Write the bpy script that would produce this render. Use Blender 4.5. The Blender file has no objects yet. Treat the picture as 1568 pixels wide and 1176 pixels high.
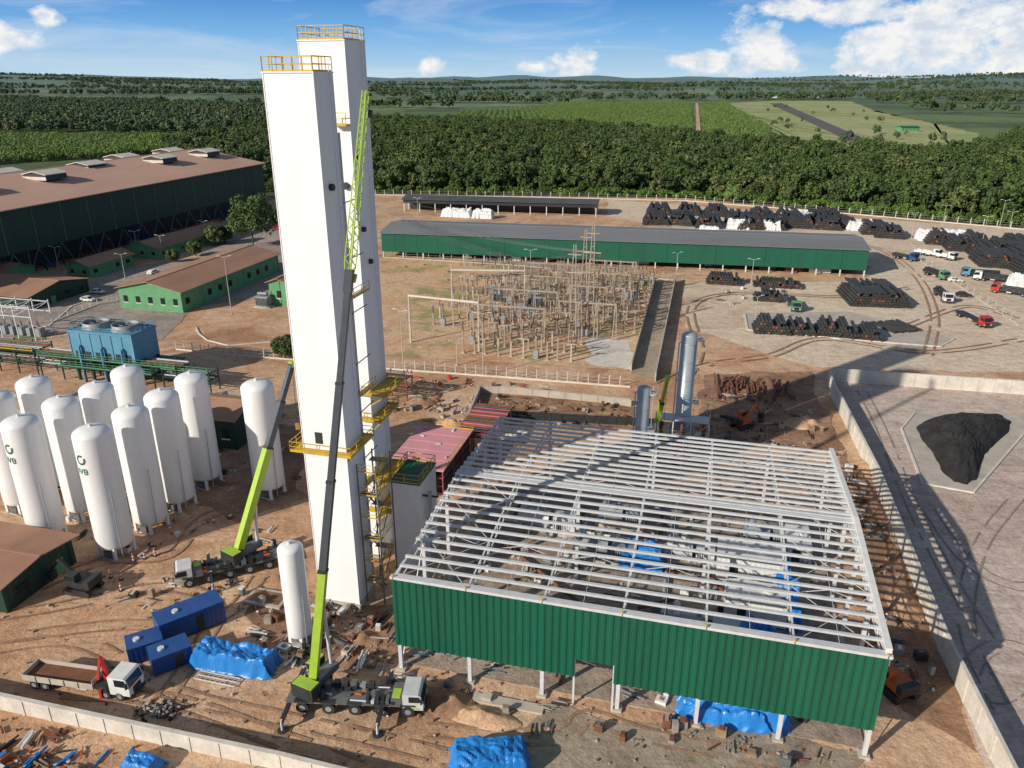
import bpy, bmesh, math, random
import numpy as np
from mathutils import Vector, Matrix, noise as mn
random.seed(7); np.random.seed(7)
R=random.uniform
sc=bpy.context.scene
H=60.0; PITCH=math.atan(466/1180.0); SP,CP=math.sin(PITCH),math.cos(PITCH)
# survey(): metric site coordinates (x,y) of a feature at height z, recovered from the survey photo
def survey(u,v,z=0.0):
    x=(u-784)/1180.0; y=(v-588)/1180.0
    t=(H-z)/(SP+y*CP)
    return (x*t,(CP-y*SP)*t)
A0=math.radians(-14.4)          # plant grid direction
E1=(math.cos(A0),math.sin(A0)); E2=(-math.sin(A0),math.cos(A0))

# ------------------------------------------------------------------ materials
MATS={}
def ramp(nt,fac,stops):
    r=nt.nodes.new('ShaderNodeValToRGB'); e=r.color_ramp.elements
    e[0].position=stops[0][0]; e[0].color=(*stops[0][1],1)
    e[1].position=stops[-1][0]; e[1].color=(*stops[-1][1],1)
    for p,c in stops[1:-1]:
        q=e.new(p); q.color=(*c,1)
    nt.links.new(fac,r.inputs[0]); return r.outputs[0]
def noise(nt,vec,scale,detail=4,rough=.6,dist=0):
    n=nt.nodes.new('ShaderNodeTexNoise'); n.inputs['Scale'].default_value=scale
    n.inputs['Detail'].default_value=detail; n.inputs['Roughness'].default_value=rough; n.inputs['Distortion'].default_value=dist
    nt.links.new(vec,n.inputs['Vector']); return n.outputs[0]
def mapping(nt,vec,scale=(1,1,1),rot=(0,0,0)):
    m=nt.nodes.new('ShaderNodeMapping'); m.inputs['Scale'].default_value=scale; m.inputs['Rotation'].default_value=rot
    nt.links.new(vec,m.inputs['Vector']); return m.outputs[0]
def mix(nt,f,a,b,mode='MIX'):
    m=nt.nodes.new('ShaderNodeMix'); m.data_type='RGBA'; m.blend_type=mode
    for s,v in ((m.inputs[0],f),(m.inputs[6],a),(m.inputs[7],b)):
        if isinstance(v,(int,float)): s.default_value=v
        elif isinstance(v,tuple): s.default_value=(*v,1)
        else: nt.links.new(v,s)
    return m.outputs[2]
def math_(nt,op,a,b=0.0,c=0.0,clamp=False):
    m=nt.nodes.new('ShaderNodeMath'); m.operation=op; m.use_clamp=clamp
    for i,v in enumerate((a,b,c)):
        if isinstance(v,(int,float)): m.inputs[i].default_value=v
        else: nt.links.new(v,m.inputs[i])
    return m.outputs[0]
def bump(nt,h,strength,dist,bsdf):
    b=nt.nodes.new('ShaderNodeBump'); b.inputs['Strength'].default_value=strength; b.inputs['Distance'].default_value=dist
    nt.links.new(h,b.inputs['Height']); nt.links.new(b.outputs[0],bsdf.inputs['Normal'])
def newmat(name,rough=.8,metal=0):
    m=bpy.data.materials.new(name); m.use_nodes=True; nt=m.node_tree
    b=nt.nodes['Principled BSDF']; b.inputs['Roughness'].default_value=rough; b.inputs['Metallic'].default_value=metal
    MATS[name]=m; return m,nt,b
def objco(nt):
    return nt.nodes.new('ShaderNodeTexCoord').outputs['Object']
def pos(nt):
    return nt.nodes.new('ShaderNodeNewGeometry').outputs['Position']
def M(name,c,c2=None,scale=.6,rough=.7,metal=0,stretch=(1,1,1),bmp=0,ribs=None,dirt=.0,ribk=.25):
    m,nt,b=newmat(name,rough,metal); co=objco(nt)
    c2=c2 or tuple(x*.72 for x in c)
    f=noise(nt,mapping(nt,co,stretch),scale,5,.65)
    col=ramp(nt,f,[(.35,c),(.7,c2)])
    if dirt:
        f2=noise(nt,co,scale*6,4,.7)
        col=mix(nt,ramp(nt,f2,[(.5,(0,0,0)),(.8,(dirt,)*3)]),col,(.16,.11,.075))
    if ribs:
        w=nt.nodes.new('ShaderNodeTexWave'); w.bands_direction=ribs[0]; w.inputs['Scale'].default_value=ribs[1]
        nt.links.new(co,w.inputs['Vector'])
        bump(nt,w.outputs[1],.6,.08,b)
        col=mix(nt,ribk,col,ramp(nt,w.outputs[1],[(0,tuple(x*.5 for x in c)),(1,c)]))
    elif bmp: bump(nt,f,bmp,.2,b)
    nt.links.new(col,b.inputs['Base Color']); return m
M('white_coat',(.85,.85,.86),(.78,.78,.78),.25,.45,0,(1,1,.18),dirt=.12)
M('tank_white',(.84,.84,.84),(.78,.77,.76),.4,.35,0,(1,1,.15),dirt=.10)
M('galv',(.68,.69,.70),(.56,.57,.58),1.2,.45,.12)
M('grey_steel',(.20,.21,.22),(.12,.125,.13),1.0,.5,.3)
M('dark_steel',(.045,.05,.055),(.025,.027,.03),1.0,.5,.2)
M('boom_grey',(.09,.10,.115),(.065,.075,.085),.8,.4,.3)
M('yellow',(.62,.41,.03),(.46,.28,.03),1,.5)
M('lime',(.38,.56,.05),(.31,.47,.05),1,.4)
M('green_sheet',(.004,.105,.058),(.004,.075,.042),.35,.45,0,(1,1,.1),dirt=.08)
M('green_wall',(.006,.12,.068),(.005,.09,.052),.2,.5,0,(1,1,.2),ribs=('X',1.2))
M('green_dark',(.010,.05,.035),(.008,.035,.026),.2,.55,0,(1,1,.2),ribs=('Y',.35))
M('green_light',(.12,.33,.16),(.09,.25,.12),.4,.7)
M('terracotta',(.46,.255,.165),(.33,.175,.115),.15,.85,0,(1,.35,1),ribs=('Y',2.2),dirt=.3,ribk=.12)
M('pink_roof',(.60,.375,.275),(.49,.295,.215),.05,.8,0,(1,.4,1),dirt=.08)
M('grey_roof',(.24,.245,.25),(.19,.195,.20),.15,.55,.1,(.2,1,1),ribs=('X',.8),ribk=.1)
M('dark_roof',(.09,.095,.10),(.06,.065,.07),.15,.6)
M('concrete',(.52,.47,.40),(.38,.34,.29),.35,.9,bmp=.3,dirt=.25)
M('concrete_grey',(.36,.33,.29),(.24,.22,.20),.6,.9,dirt=.3)
M('post_concrete',(.40,.34,.27),(.27,.22,.18),.6,.9,dirt=.2)
M('concrete_white',(.70,.66,.59),(.52,.48,.41),.5,.9,dirt=.35)
M('blue_tarp',(.015,.17,.52),(.02,.24,.66),.9,.4)
M('blue_dark',(.015,.07,.24),(.02,.09,.3),.8,.4,dirt=.2)
M('blue_cool',(.12,.34,.50),(.09,.26,.38),.5,.5,0,(1,1,.3),ribs=('X',1.0),dirt=.2)
M('white_tarp',(.72,.74,.74),(.6,.62,.63),.4,.5)
M('rust',(.22,.085,.045),(.12,.05,.03),.8,.9)
M('pipe_black',(.030,.031,.034),(.055,.052,.05),.3,.5)
M('tyre',(.02,.02,.02),(.035,.03,.028),2,.9)
M('glass',(.015,.02,.025),(.02,.025,.03),1,.08)
M('red',(.50,.03,.02),(.4,.03,.02),1,.4)
M('orange',(.60,.14,.02),(.45,.11,.02),1,.5)
M('pink',(.72,.33,.36),(.60,.27,.30),.35,.6,dirt=.15)
M('pink_steel',(.42,.10,.13),(.30,.07,.09),.7,.6,dirt=.2)
M('white',(.78,.78,.76),(.66,.65,.62),1,.4,dirt=.15)
M('wood',(.34,.24,.14),(.20,.14,.09),1,.9)
M('silver',(.42,.48,.52),(.34,.39,.43),.4,.35,.3)
M('machine_grey',(.30,.33,.35),(.20,.22,.24),.5,.5)
M('coal',(.012,.012,.013),(.035,.032,.03),.5,.95,bmp=1.0)
M('porcelain',(.20,.11,.07),(.14,.08,.06),1,.4)
M('bark',(.12,.085,.06),(.07,.05,.035),2,.95)
M('logo_green',(.03,.16,.08),(.03,.14,.07),1,.5)

def leafmat(name,a,b2,c,patch=None):
    m,nt,b=newmat(name,.8); oi=nt.nodes.new('ShaderNodeObjectInfo')
    f=noise(nt,objco(nt),.7,2)
    col=mix(nt,f,a,b2); col=mix(nt,oi.outputs['Random'],col,c)
    if patch:
        f2=noise(nt,oi.outputs['Location'],.018,4,.7); col=mix(nt,ramp(nt,f2,[(.42,(0,0,0)),(.62,(.75,)*3)]),col,patch)
        wn=nt.nodes.new('ShaderNodeTexWhiteNoise'); nt.links.new(oi.outputs['Location'],wn.inputs['Vector'])
        col=mix(nt,ramp(nt,wn.outputs[0],[(.80,(0,0,0)),(.97,(.8,)*3)]),col,(.16,.18,.06))
    nt.links.new(col,b.inputs['Base Color'])
leafmat('leaf_forest',(.045,.09,.018),(.09,.15,.03),(.035,.06,.016),(.08,.125,.03))
leafmat('leaf_bright',(.15,.25,.055),(.21,.32,.075),(.13,.21,.05))
leafmat('leaf_shrub',(.11,.21,.03),(.17,.28,.045),(.06,.11,.022))
leafmat('leaf_far',(.06,.11,.04),(.09,.14,.05),(.05,.09,.04),(.08,.12,.055))

# ground materials
def dirtmat(name,cols,s1=.05,s2=.5,grass=None,track=.4,wet=None):
    m,nt,b=newmat(name,.95); p=pos(nt)
    f1=noise(nt,p,s1,6,.68,.5); f2=noise(nt,p,s2,6,.78)
    col=ramp(nt,f1,[(.30,cols[0]),(.46,cols[1]),(.58,cols[2]),(.72,cols[3])])
    col=mix(nt,.8,col,ramp(nt,f2,[(.28,(.62,.59,.56)),(.5,(1,1,1)),(.72,(1.28,1.25,1.22))]),'MULTIPLY')
    f5=noise(nt,p,s2*6,3,.7); col=mix(nt,.6,col,ramp(nt,f5,[(.32,(.6,.57,.55)),(.5,(1,1,1)),(.7,(1.2,1.2,1.2))]),'MULTIPLY')
    if track:
        f3=noise(nt,mapping(nt,p,(.045,.35,1),(0,0,.35)),1.0,4,.7,3.5)
        col=mix(nt,track,col,ramp(nt,f3,[(.38,(.66,.60,.56)),(.50,(1,1,1)),(.64,(1.15,1.14,1.12))]),'MULTIPLY')
    if wet:
        f6=noise(nt,p,.035,5,.7,1.0); col=mix(nt,ramp(nt,f6,[(.54,(0,0,0)),(.66,(.75,.75,.75))]),col,wet)
    if grass:
        f4=noise(nt,p,grass[0],6,.75)
        col=mix(nt,ramp(nt,f4,[(grass[1],(0,0,0)),(grass[1]+.10,(.9,.9,.9))]),col,grass[2])
    nt.links.new(col,b.inputs['Base Color']); bump(nt,f2,.6,.5,b)
dirtmat('dirt',[(.40,.205,.115),(.57,.345,.205),(.66,.455,.30),(.47,.265,.15)],wet=(.30,.155,.09))
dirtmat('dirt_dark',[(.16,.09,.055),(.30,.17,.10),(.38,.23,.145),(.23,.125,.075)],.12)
dirtmat('track_soil',[(.27,.15,.09),(.36,.215,.13),(.40,.25,.16),(.30,.17,.105)],.12,1.0,None,0)
dirtmat('tyre_mark',[(.25,.205,.18),(.30,.25,.22),(.33,.28,.25),(.27,.22,.19)],.12,1.0,None,0)
dirtmat('gravel',[(.25,.20,.15),(.36,.29,.22),(.43,.36,.28),(.29,.225,.165)],.15,1.2,None,.3)
dirtmat('sand_pale',[(.54,.42,.30),(.65,.53,.40),(.69,.58,.45),(.58,.44,.315)],.03,.4)
dirtmat('substation_soil',[(.50,.27,.135),(.65,.40,.235),(.66,.45,.28),(.54,.31,.17)],.05,.6,(.06,.50,(.27,.27,.10)),0)
dirtmat('yard_pavement',[(.46,.36,.305),(.53,.425,.365),(.57,.47,.41),(.41,.325,.275)],.035,.3)
dirtmat('asphalt_dusty',[(.24,.20,.18),(.34,.285,.25),(.40,.335,.295),(.29,.24,.21)],.05,.5)
dirtmat('tarmac',[(.09,.08,.09),(.11,.10,.105),(.12,.11,.11),(.10,.09,.095)],.02,.2,None,0)
dirtmat('hall_floor',[(.22,.175,.14),(.33,.265,.21),(.42,.335,.26),(.26,.20,.15)],.2,.8)
dirtmat('airfield_grass',[(.22,.30,.09),(.29,.35,.12),(.40,.38,.19),(.25,.31,.10)],.006,.05,None,0)
dirtmat('grass',[(.12,.19,.04),(.17,.23,.06),(.21,.24,.09),(.14,.18,.05)],.05,.5,None,0)
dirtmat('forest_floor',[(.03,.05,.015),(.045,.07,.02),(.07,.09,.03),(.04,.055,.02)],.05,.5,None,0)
# terrain
m,nt,b=newmat('fields',.95); p=pos(nt)
v=nt.nodes.new('ShaderNodeTexVoronoi'); v.inputs['Scale'].default_value=.0016
nt.links.new(mapping(nt,p,(1,.5,0),(0,0,.25)),v.inputs['Vector'])
sep=nt.nodes.new('ShaderNodeSeparateColor'); nt.links.new(v.outputs['Color'],sep.inputs[0])
col=ramp(nt,sep.outputs[0],[(0,(.07,.12,.03)),(.3,(.11,.175,.05)),(.55,(.15,.22,.065)),(.8,(.20,.26,.10)),(1,(.09,.15,.04))])
f=noise(nt,p,.004,7,.7); col=mix(nt,ramp(nt,f,[(.49,(0,0,0)),(.55,(.9,.9,.9))]),col,(.05,.085,.025))
wv=nt.nodes.new('ShaderNodeTexWave'); wv.inputs['Scale'].default_value=.03; wv.inputs['Distortion'].default_value=.6; nt.links.new(mapping(nt,p,(1,1,1),(0,0,.25)),wv.inputs['Vector'])
col=mix(nt,.35,col,ramp(nt,wv.outputs[1],[(0,(.6,.6,.6)),(.5,(1.1,1.1,1.1))]),'MULTIPLY')
f2=noise(nt,p,.05,5,.8); col=mix(nt,.8,col,ramp(nt,f2,[(.3,(.6,.6,.6)),(.7,(1.3,1.3,1.3))]),'MULTIPLY')
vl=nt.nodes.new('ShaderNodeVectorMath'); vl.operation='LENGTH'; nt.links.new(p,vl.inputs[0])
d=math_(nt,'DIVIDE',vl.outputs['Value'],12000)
col=mix(nt,ramp(nt,d,[(.12,(0,0,0)),(.5,(.45,.45,.45)),(1,(.85,.85,.85))]),col,(.13,.225,.28))  # aerial haze painted into the base colour, bluer with distance from the origin
nt.links.new(col,b.inputs['Base Color'])

# ------------------------------------------------------------------ mesh builder
class B:
    def __init__(s): s.v=[];s.f=[];s.m=[];s.names=[];s.sm=[]
    def mi(s,n):
        if n not in s.names: s.names.append(n)
        return s.names.index(n)
    def add(s,vs,fs,mat,smooth=False):
        o=len(s.v); s.v+= [tuple(p) for p in vs]; k=s.mi(mat)
        for f in fs: s.f.append([i+o for i in f]); s.m.append(k); s.sm.append(smooth)
    def box(s,x0,x1,y0,y1,z0,z1,mat):
        s.add([(x0,y0,z0),(x1,y0,z0),(x1,y1,z0),(x0,y1,z0),(x0,y0,z1),(x1,y0,z1),(x1,y1,z1),(x0,y1,z1)],
              [(0,3,2,1),(4,5,6,7),(0,1,5,4),(1,2,6,5),(2,3,7,6),(3,0,4,7)],mat)
    def cbox(s,c,d,mat,ang=0,tilt=0):
        mt=Matrix.Rotation(ang,3,'Z')@Matrix.Rotation(tilt,3,'X'); vs=[]
        for z in (-.5,.5):
            for x,y in ((-.5,-.5),(.5,-.5),(.5,.5),(-.5,.5)):
                vs.append(mt@Vector((x*d[0],y*d[1],z*d[2]))+Vector(c))
        s.add(vs,[(0,3,2,1),(4,5,6,7),(0,1,5,4),(1,2,6,5),(2,3,7,6),(3,0,4,7)],mat)
    def beam(s,a,b,w,mat,w1=None,hh=None):
        a=Vector(a);b=Vector(b);d=(b-a)
        if d.length<1e-4: return
        d.normalize(); up=Vector((0,0,1)) if abs(d.z)<.95 else Vector((0,1,0))
        x=d.cross(up).normalized(); y=x.cross(d); w1=w1 or w; h0=hh or w; h1=h0*w1/w
        vs=[a+x*w*i/2+y*h0*j/2 for i,j in ((-1,-1),(1,-1),(1,1),(-1,1))]+[b+x*w1*i/2+y*h1*j/2 for i,j in ((-1,-1),(1,-1),(1,1),(-1,1))]
        s.add(vs,[(3,2,1,0),(4,5,6,7),(0,1,5,4),(1,2,6,5),(2,3,7,6),(3,0,4,7)],mat)
    def cyl(s,a,b,r,mat,r1=None,n=12,capmat=None):
        a=Vector(a);b=Vector(b);d=(b-a).normalized(); up=Vector((0,0,1)) if abs(d.z)<.95 else Vector((0,1,0))
        x=d.cross(up).normalized(); y=x.cross(d); r1=r if r1 is None else r1
        vs=[a+(x*math.cos(t)+y*math.sin(t))*r for t in [i*2*math.pi/n for i in range(n)]]+[b+(x*math.cos(t)+y*math.sin(t))*r1 for t in [i*2*math.pi/n for i in range(n)]]
        s.add(vs,[(i,(i+1)%n,n+(i+1)%n,n+i) for i in range(n)],mat,n>7)
        s.add(vs,[tuple(range(n))[::-1],tuple(range(n,2*n))],capmat or mat)
    def rev(s,c,prof,mat,n=28):
        vs=[];fs=[]
        for r,z in prof:
            for i in range(n):
                t=i*2*math.pi/n; vs.append((c[0]+r*math.cos(t),c[1]+r*math.sin(t),c[2]+z))
        for k in range(len(prof)-1):
            for i in range(n): fs.append((k*n+i,k*n+(i+1)%n,(k+1)*n+(i+1)%n,(k+1)*n+i))
        s.add(vs,fs,mat,True)
    def prism(s,prof,y0,y1,mat):
        n=len(prof); vs=[(x,y0,z) for x,z in prof]+[(x,y1,z) for x,z in prof]
        s.add(vs,[tuple(range(n)),tuple(range(n,2*n))[::-1]]+[(i,n+i,n+(i+1)%n,(i+1)%n) for i in range(n)],mat)
    def rail(s,pts,z,h=1.1,mat='yellow',step=1.5,w=.06,closed=False):
        pp=list(pts)+([pts[0]] if closed else [])
        for (x0,y0),(x1,y1) in zip(pp,pp[1:]):
            L=math.hypot(x1-x0,y1-y0); n=max(1,int(L/step))
            for i in range(n+1):
                f=i/n; x=x0+(x1-x0)*f;y=y0+(y1-y0)*f
                s.beam((x,y,z),(x,y,z+h),w,mat)
            for k in (.5,1): s.beam((x0,y0,z+h*k),(x1,y1,z+h*k),w,mat)
            s.beam((x0,y0,z+.08),(x1,y1,z+.08),.03,mat,hh=.16)
    def done(s,name,loc=(0,0,0),ang=0,parent=None):
        me=bpy.data.meshes.new(name); me.from_pydata(s.v,[],s.f)
        for n in s.names: me.materials.append(MATS[n])
        me.polygons.foreach_set('material_index',s.m); me.polygons.foreach_set('use_smooth',s.sm)
        me.update(); o=bpy.data.objects.new(name,me); sc.collection.objects.link(o)
        o.location=(loc[0],loc[1],loc[2] if len(loc)>2 else 0); o.rotation_euler=(0,0,ang)
        return o
ZC=[0]
def sheet(name,pts,z,mat,rag=0):
    ZC[0]+=1; z=z+.004*(ZC[0]%9)
    if rag:   # ragged natural edge: displace the outline with a smooth 2-D warp (cannot fold over itself)
        q=[]
        for a,c in zip(pts,pts[1:]+pts[:1]):
            L=math.hypot(c[0]-a[0],c[1]-a[1]); n=max(1,int(L/1.2))
            for i in range(n):
                x=a[0]+(c[0]-a[0])*i/n;y=a[1]+(c[1]-a[1])*i/n
                q.append((x+rag*.8*mn.noise(Vector((x*.16,y*.16,1)))+.25*mn.noise(Vector((x,y,5))),y+rag*.8*mn.noise(Vector((x*.16,y*.16,7)))+.25*mn.noise(Vector((x,y,9)))))
        pts=q
    b=B(); b.add([(x,y,z) for x,y in pts],[tuple(range(len(pts)))],mat); o=b.done(name)
    if o.data.polygons[0].normal.z<0: o.data.flip_normals()
    return o
S=survey
def P(*uv): return [S(u,v) for u,v in uv]

# ------------------------------------------------------------------ terrain
def hgt(x,y):
    r=np.hypot(x,y); k=np.clip((r-2600)/6500,0,1)
    return k*(62+30*np.sin(x/1500+1.3)*np.cos(y/2100)+20*np.sin(x/620+y/900)+12*np.sin(x/300-y/500+2)+8*np.sin(x/170+.7))
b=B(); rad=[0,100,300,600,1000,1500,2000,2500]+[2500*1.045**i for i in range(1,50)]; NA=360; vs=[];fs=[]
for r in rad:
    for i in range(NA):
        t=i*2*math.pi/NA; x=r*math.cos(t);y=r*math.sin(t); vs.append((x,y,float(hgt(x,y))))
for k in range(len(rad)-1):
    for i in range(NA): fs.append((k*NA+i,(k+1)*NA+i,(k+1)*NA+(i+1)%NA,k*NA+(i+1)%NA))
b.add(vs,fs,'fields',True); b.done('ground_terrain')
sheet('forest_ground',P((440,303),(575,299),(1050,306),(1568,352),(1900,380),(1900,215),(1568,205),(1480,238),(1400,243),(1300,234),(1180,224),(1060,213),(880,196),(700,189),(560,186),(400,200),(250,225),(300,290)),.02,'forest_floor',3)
sheet('dirt_ground',[(-420,-150),(420,-150),S(1900,384),S(1568,350),S(1050,304),S(575,297),S(430,302),(-130,410),(-260,430),(-480,300)],.06,'dirt')
sheet('yard_pavement',P((1276,584),(1568,600))+[(200,139),(200,20),(38,20),(44,53)]+P((1440,985),(1340,740)),.14,'yard_pavement')
sheet('pipe_yard_ground',P((930,306),(1568,352),(1800,372),(1800,560),(1568,570),(1265,566),(1180,545),(1050,500),(1043,432),(1320,432),(1330,400),(930,332)),.10,'sand_pale',2.5)
sheet('substation_ground',P((578,388),(1010,428),(962,568),(590,545)),.14,'substation_soil')
sheet('substation_road',P((1003,430),(1034,432),(1003,582),(966,572)),.14,'gravel')
sheet('access_road',P((-250,560),(-50,470),(60,430),(300,395),(405,330),(445,335),(450,440),(440,452),(300,470),(250,520),(120,500),(-60,560)),.10,'asphalt_dusty',1)
sheet('gravel_ground',P((860,1085),(1170,1118),(1330,1165),(1300,1240),(800,1240),(815,1150)),.10,'gravel',3)
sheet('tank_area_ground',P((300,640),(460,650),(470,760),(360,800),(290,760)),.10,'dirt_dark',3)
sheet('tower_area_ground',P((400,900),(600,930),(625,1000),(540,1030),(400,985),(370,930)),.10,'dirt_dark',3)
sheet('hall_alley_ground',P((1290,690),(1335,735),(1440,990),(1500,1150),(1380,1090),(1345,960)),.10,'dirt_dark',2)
sheet('grass_verge',P((20,505),(62,500),(70,520),(25,522)),.19,'grass',1)
sheet('airfield_ground',P((1112,158),(1180,155),(1300,154),(1340,170),(1500,205),(1485,232),(1400,240),(1290,228),(1190,206)),.3,'airfield_grass',12)
sheet('runway',P((1178,159),(1196,158),(1345,222),(1316,224)),.6,'tarmac')
sheet('dirt_track_road',P((1065,158),(1069,158),(1074,210),(1066,210)),.5,'dirt')
sheet('excavation_ground',P((735,600),(965,620),(1010,655),(790,655),(700,640)),.15,'dirt_dark',3)
sheet('work_area_ground',P((1075,575),(1240,570),(1280,690),(1060,680)),.15,'dirt_dark',3)
sheet('rubble_pad_ground',P((900,522),(968,520),(962,566),(905,560)),.19,'concrete_white',2.5)
sheet('pipe_pad_ground',P((1140,480),(1300,478),(1460,520),(1440,532),(1145,505)),.15,'concrete')
sheet('bund_floor',P((1400,634),(1380,658),(1412,742),(1490,756),(1568,665),(1568,636)),.19,'concrete')
# tyre tracks
def tracks(name,paths,mat,z):
    b=B(); n_=0
    for pts_,gap,w in paths:
        for sg in (-1,1):
            n_+=1; zz=z+.0025*n_; L=[]
            for i in range(len(pts_)-1):
                p0=pts_[max(0,i-1)];p1=pts_[i];p2=pts_[i+1];p3=pts_[min(len(pts_)-1,i+2)]
                for k in range(10):
                    t=k/10; L.append(tuple(.5*((2*p1[j])+(-p0[j]+p2[j])*t+(2*p0[j]-5*p1[j]+4*p2[j]-p3[j])*t*t+(-p0[j]+3*p1[j]-3*p2[j]+p3[j])*t**3) for j in (0,1)))
            vs=[];fs=[]
            for i in range(len(L)):
                a=L[max(0,i-1)];c=L[min(len(L)-1,i+1)]; d=math.hypot(c[0]-a[0],c[1]-a[1])+1e-6; nx,ny=-(c[1]-a[1])/d,(c[0]-a[0])/d
                for q in (gap*sg-w*R(.35,.55),gap*sg+w*R(.35,.55)): vs.append((L[i][0]+nx*q,L[i][1]+ny*q,zz))
            for i in range(len(L)-1): 
                if mn.noise(Vector((L[i][0]*.3,L[i][1]*.3,sg)))>-.25: fs.append((2*i,2*i+1,2*i+3,2*i+2))
            b.add(vs,fs,mat)
    b.done(name)
tracks('tyre_tracks',[(P((-40,1000),(120,985),(260,1060),(420,1100),(640,1150),(800,1200)),.9,.4),(P((-40,950),(90,930),(250,900),(330,930),(300,1000),(230,1100)),.9,.4),
 (P((100,1060),(260,1075),(420,1130),(560,1180)),.9,.45),(P((650,1120),(850,1130),(900,1100),(1000,1130),(1250,1180)),.9,.4),(P((60,900),(160,860),(260,850),(320,790),(440,770)),.9,.35),(P((0,980),(160,960),(330,950),(400,880)),.9,.35)],'track_soil',.16)
tracks('tyre_tracks',[(P((1010,590),(1080,560),(1180,545),(1260,520),(1420,540),(1570,520)),1,.6),(P((1040,590),(1070,540),(1060,470),(1130,450),(1300,455),(1400,440)),1,.6),(P((1420,545),(1430,480),(1400,420),(1340,380),(1250,370)),1,.6),(P((1390,500),(1480,470),(1560,490)),1,.6)],'track_soil',.26)
tracks('tyre_marks',[([S(1540+55*math.cos(t),1040+50*math.sin(t)) for t in [i*.5 for i in range(14)]],.9,.25),(P((1420,780),(1480,860),(1560,900),(1640,880)),.9,.3),(P((1560,760),(1500,840),(1480,960),(1540,1100)),.9,.3),(P((1320,600),(1350,660),(1390,760),(1450,880),(1530,1010)),.9,.3)],'tyre_mark',.20)
# kerbs
def kerb(name,pts,w=.3,h=.25,mat='concrete_white',closed=False,z=0):
    b=B(); pp=pts+([pts[0]] if closed else [])
    for a,c in zip(pp,pp[1:]): b.beam((a[0],a[1],z+h/2),(c[0],c[1],z+h/2),w,mat,hh=h)
    return b.done(name)
kerb('kerb',P((300,502),(305,512),(318,522),(350,530),(420,524)),.35,.3)
kerb('kerb',P((1140,482),(1145,506),(1290,520),(1440,532),(1462,520)),.4,.35)
kerb('kerb',P((150,455),(110,470),(75,500)),.4,.3)

# ------------------------------------------------------------------ vegetation
def treemesh(name,leaf,h=9,rx=4.2,nc=22,nq=34,q=.75,trunk=True,seed=0,crz=.42):
    rnd=random.Random(seed); b=B(); cz=h*(1-crz*.95)
    if trunk:
        b.cyl((0,0,0),(.2,.1,cz),.28,'bark',.14,7)
        for k in range(5):
            a=rnd.uniform(0,6.28); r=rx*.6
            b.cyl((0,0,cz*rnd.uniform(.5,.9)),(r*math.cos(a),r*math.sin(a),cz+rnd.uniform(-.5,h*.2)),.12,'bark',.04,5)
    vs=[];fs=[]
    for k in range(nc):
        a=rnd.uniform(0,6.28); e=rnd.uniform(-.6,1)
        rr=rnd.uniform(.45,.95); cx=rx*rr*math.cos(a)*math.sqrt(max(0,1-e*e*.7)); cy=rx*rr*math.sin(a)*math.sqrt(max(0,1-e*e*.7)); c=Vector((cx,cy,cz+e*h*crz*.9))
        cr=rx*rnd.uniform(.26,.42)
        for j in range(nq):
            d=Vector((rnd.gauss(0,1),rnd.gauss(0,1),rnd.gauss(0,1)+.25)).normalized()
            p=c+d*cr*rnd.uniform(.7,1.05); n=(d+Vector((rnd.uniform(-.6,.6),rnd.uniform(-.6,.6),rnd.uniform(-.3,.8)))).normalized()
            t=n.cross(Vector((rnd.uniform(-1,1),rnd.uniform(-1,1),rnd.uniform(-1,1)))).normalized(); s2=n.cross(t); w=q*rnd.uniform(.6,1.2)
            o=len(vs); vs+=[p+t*w*.6,p+s2*w*.45,p-t*w*.6,p-s2*w*.45]; fs.append((o,o+1,o+2,o+3))
    b.add(vs,fs,leaf)
    me=bpy.data.meshes.new(name); me.from_pydata(b.v,[],b.f)
    for n in b.names: me.materials.append(MATS[n])
    me.polygons.foreach_set('material_index',b.m); me.update(); return me
def variants(base,n,**k):
    c=bpy.data.collections.new(base+'_variants')
    for i in range(n):
        kk=dict(k); kk['h']=k.get('h',9)*R(.75,1.25); kk['rx']=k.get('rx',4.2)*R(.75,1.25)
        c.objects.link(bpy.data.objects.new(base,treemesh(base,seed=i+11,**kk)))
    return c
def scatter(name,pts,coll,s0,s1,seed=0):
    me=bpy.data.meshes.new(name); me.from_pydata([tuple(p) for p in pts],[],[]); o=bpy.data.objects.new(name,me); sc.collection.objects.link(o)
    g=bpy.data.node_groups.new(name+'_scatter','GeometryNodeTree')
    g.interface.new_socket('Geometry',in_out='INPUT',socket_type='NodeSocketGeometry'); g.interface.new_socket('Geometry',in_out='OUTPUT',socket_type='NodeSocketGeometry')
    N=g.nodes.new; gi=N('NodeGroupInput');go=N('NodeGroupOutput');ci=N('GeometryNodeCollectionInfo');ip=N('GeometryNodeInstanceOnPoints')
    ci.inputs['Collection'].default_value=coll; ci.inputs['Separate Children'].default_value=True; ci.inputs['Reset Children'].default_value=True
    rr=N('FunctionNodeRandomValue'); rr.data_type='FLOAT_VECTOR'; rr.inputs[0].default_value=(-.08,-.08,0); rr.inputs[1].default_value=(.08,.08,6.28)
    rs=N('FunctionNodeRandomValue'); rs.data_type='FLOAT'; rs.inputs[2].default_value=s0; rs.inputs[3].default_value=s1
    L=g.links.new; L(gi.outputs[0],ip.inputs['Points']); L(ci.outputs[0],ip.inputs['Instance']); ip.inputs['Pick Instance'].default_value=True
    L(rr.outputs[0],ip.inputs['Rotation']); L(rs.outputs[1],ip.inputs['Scale']); L(ip.outputs[0],go.inputs[0])
    md=o.modifiers.new('scatter','NODES'); md.node_group=g; return o
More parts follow.
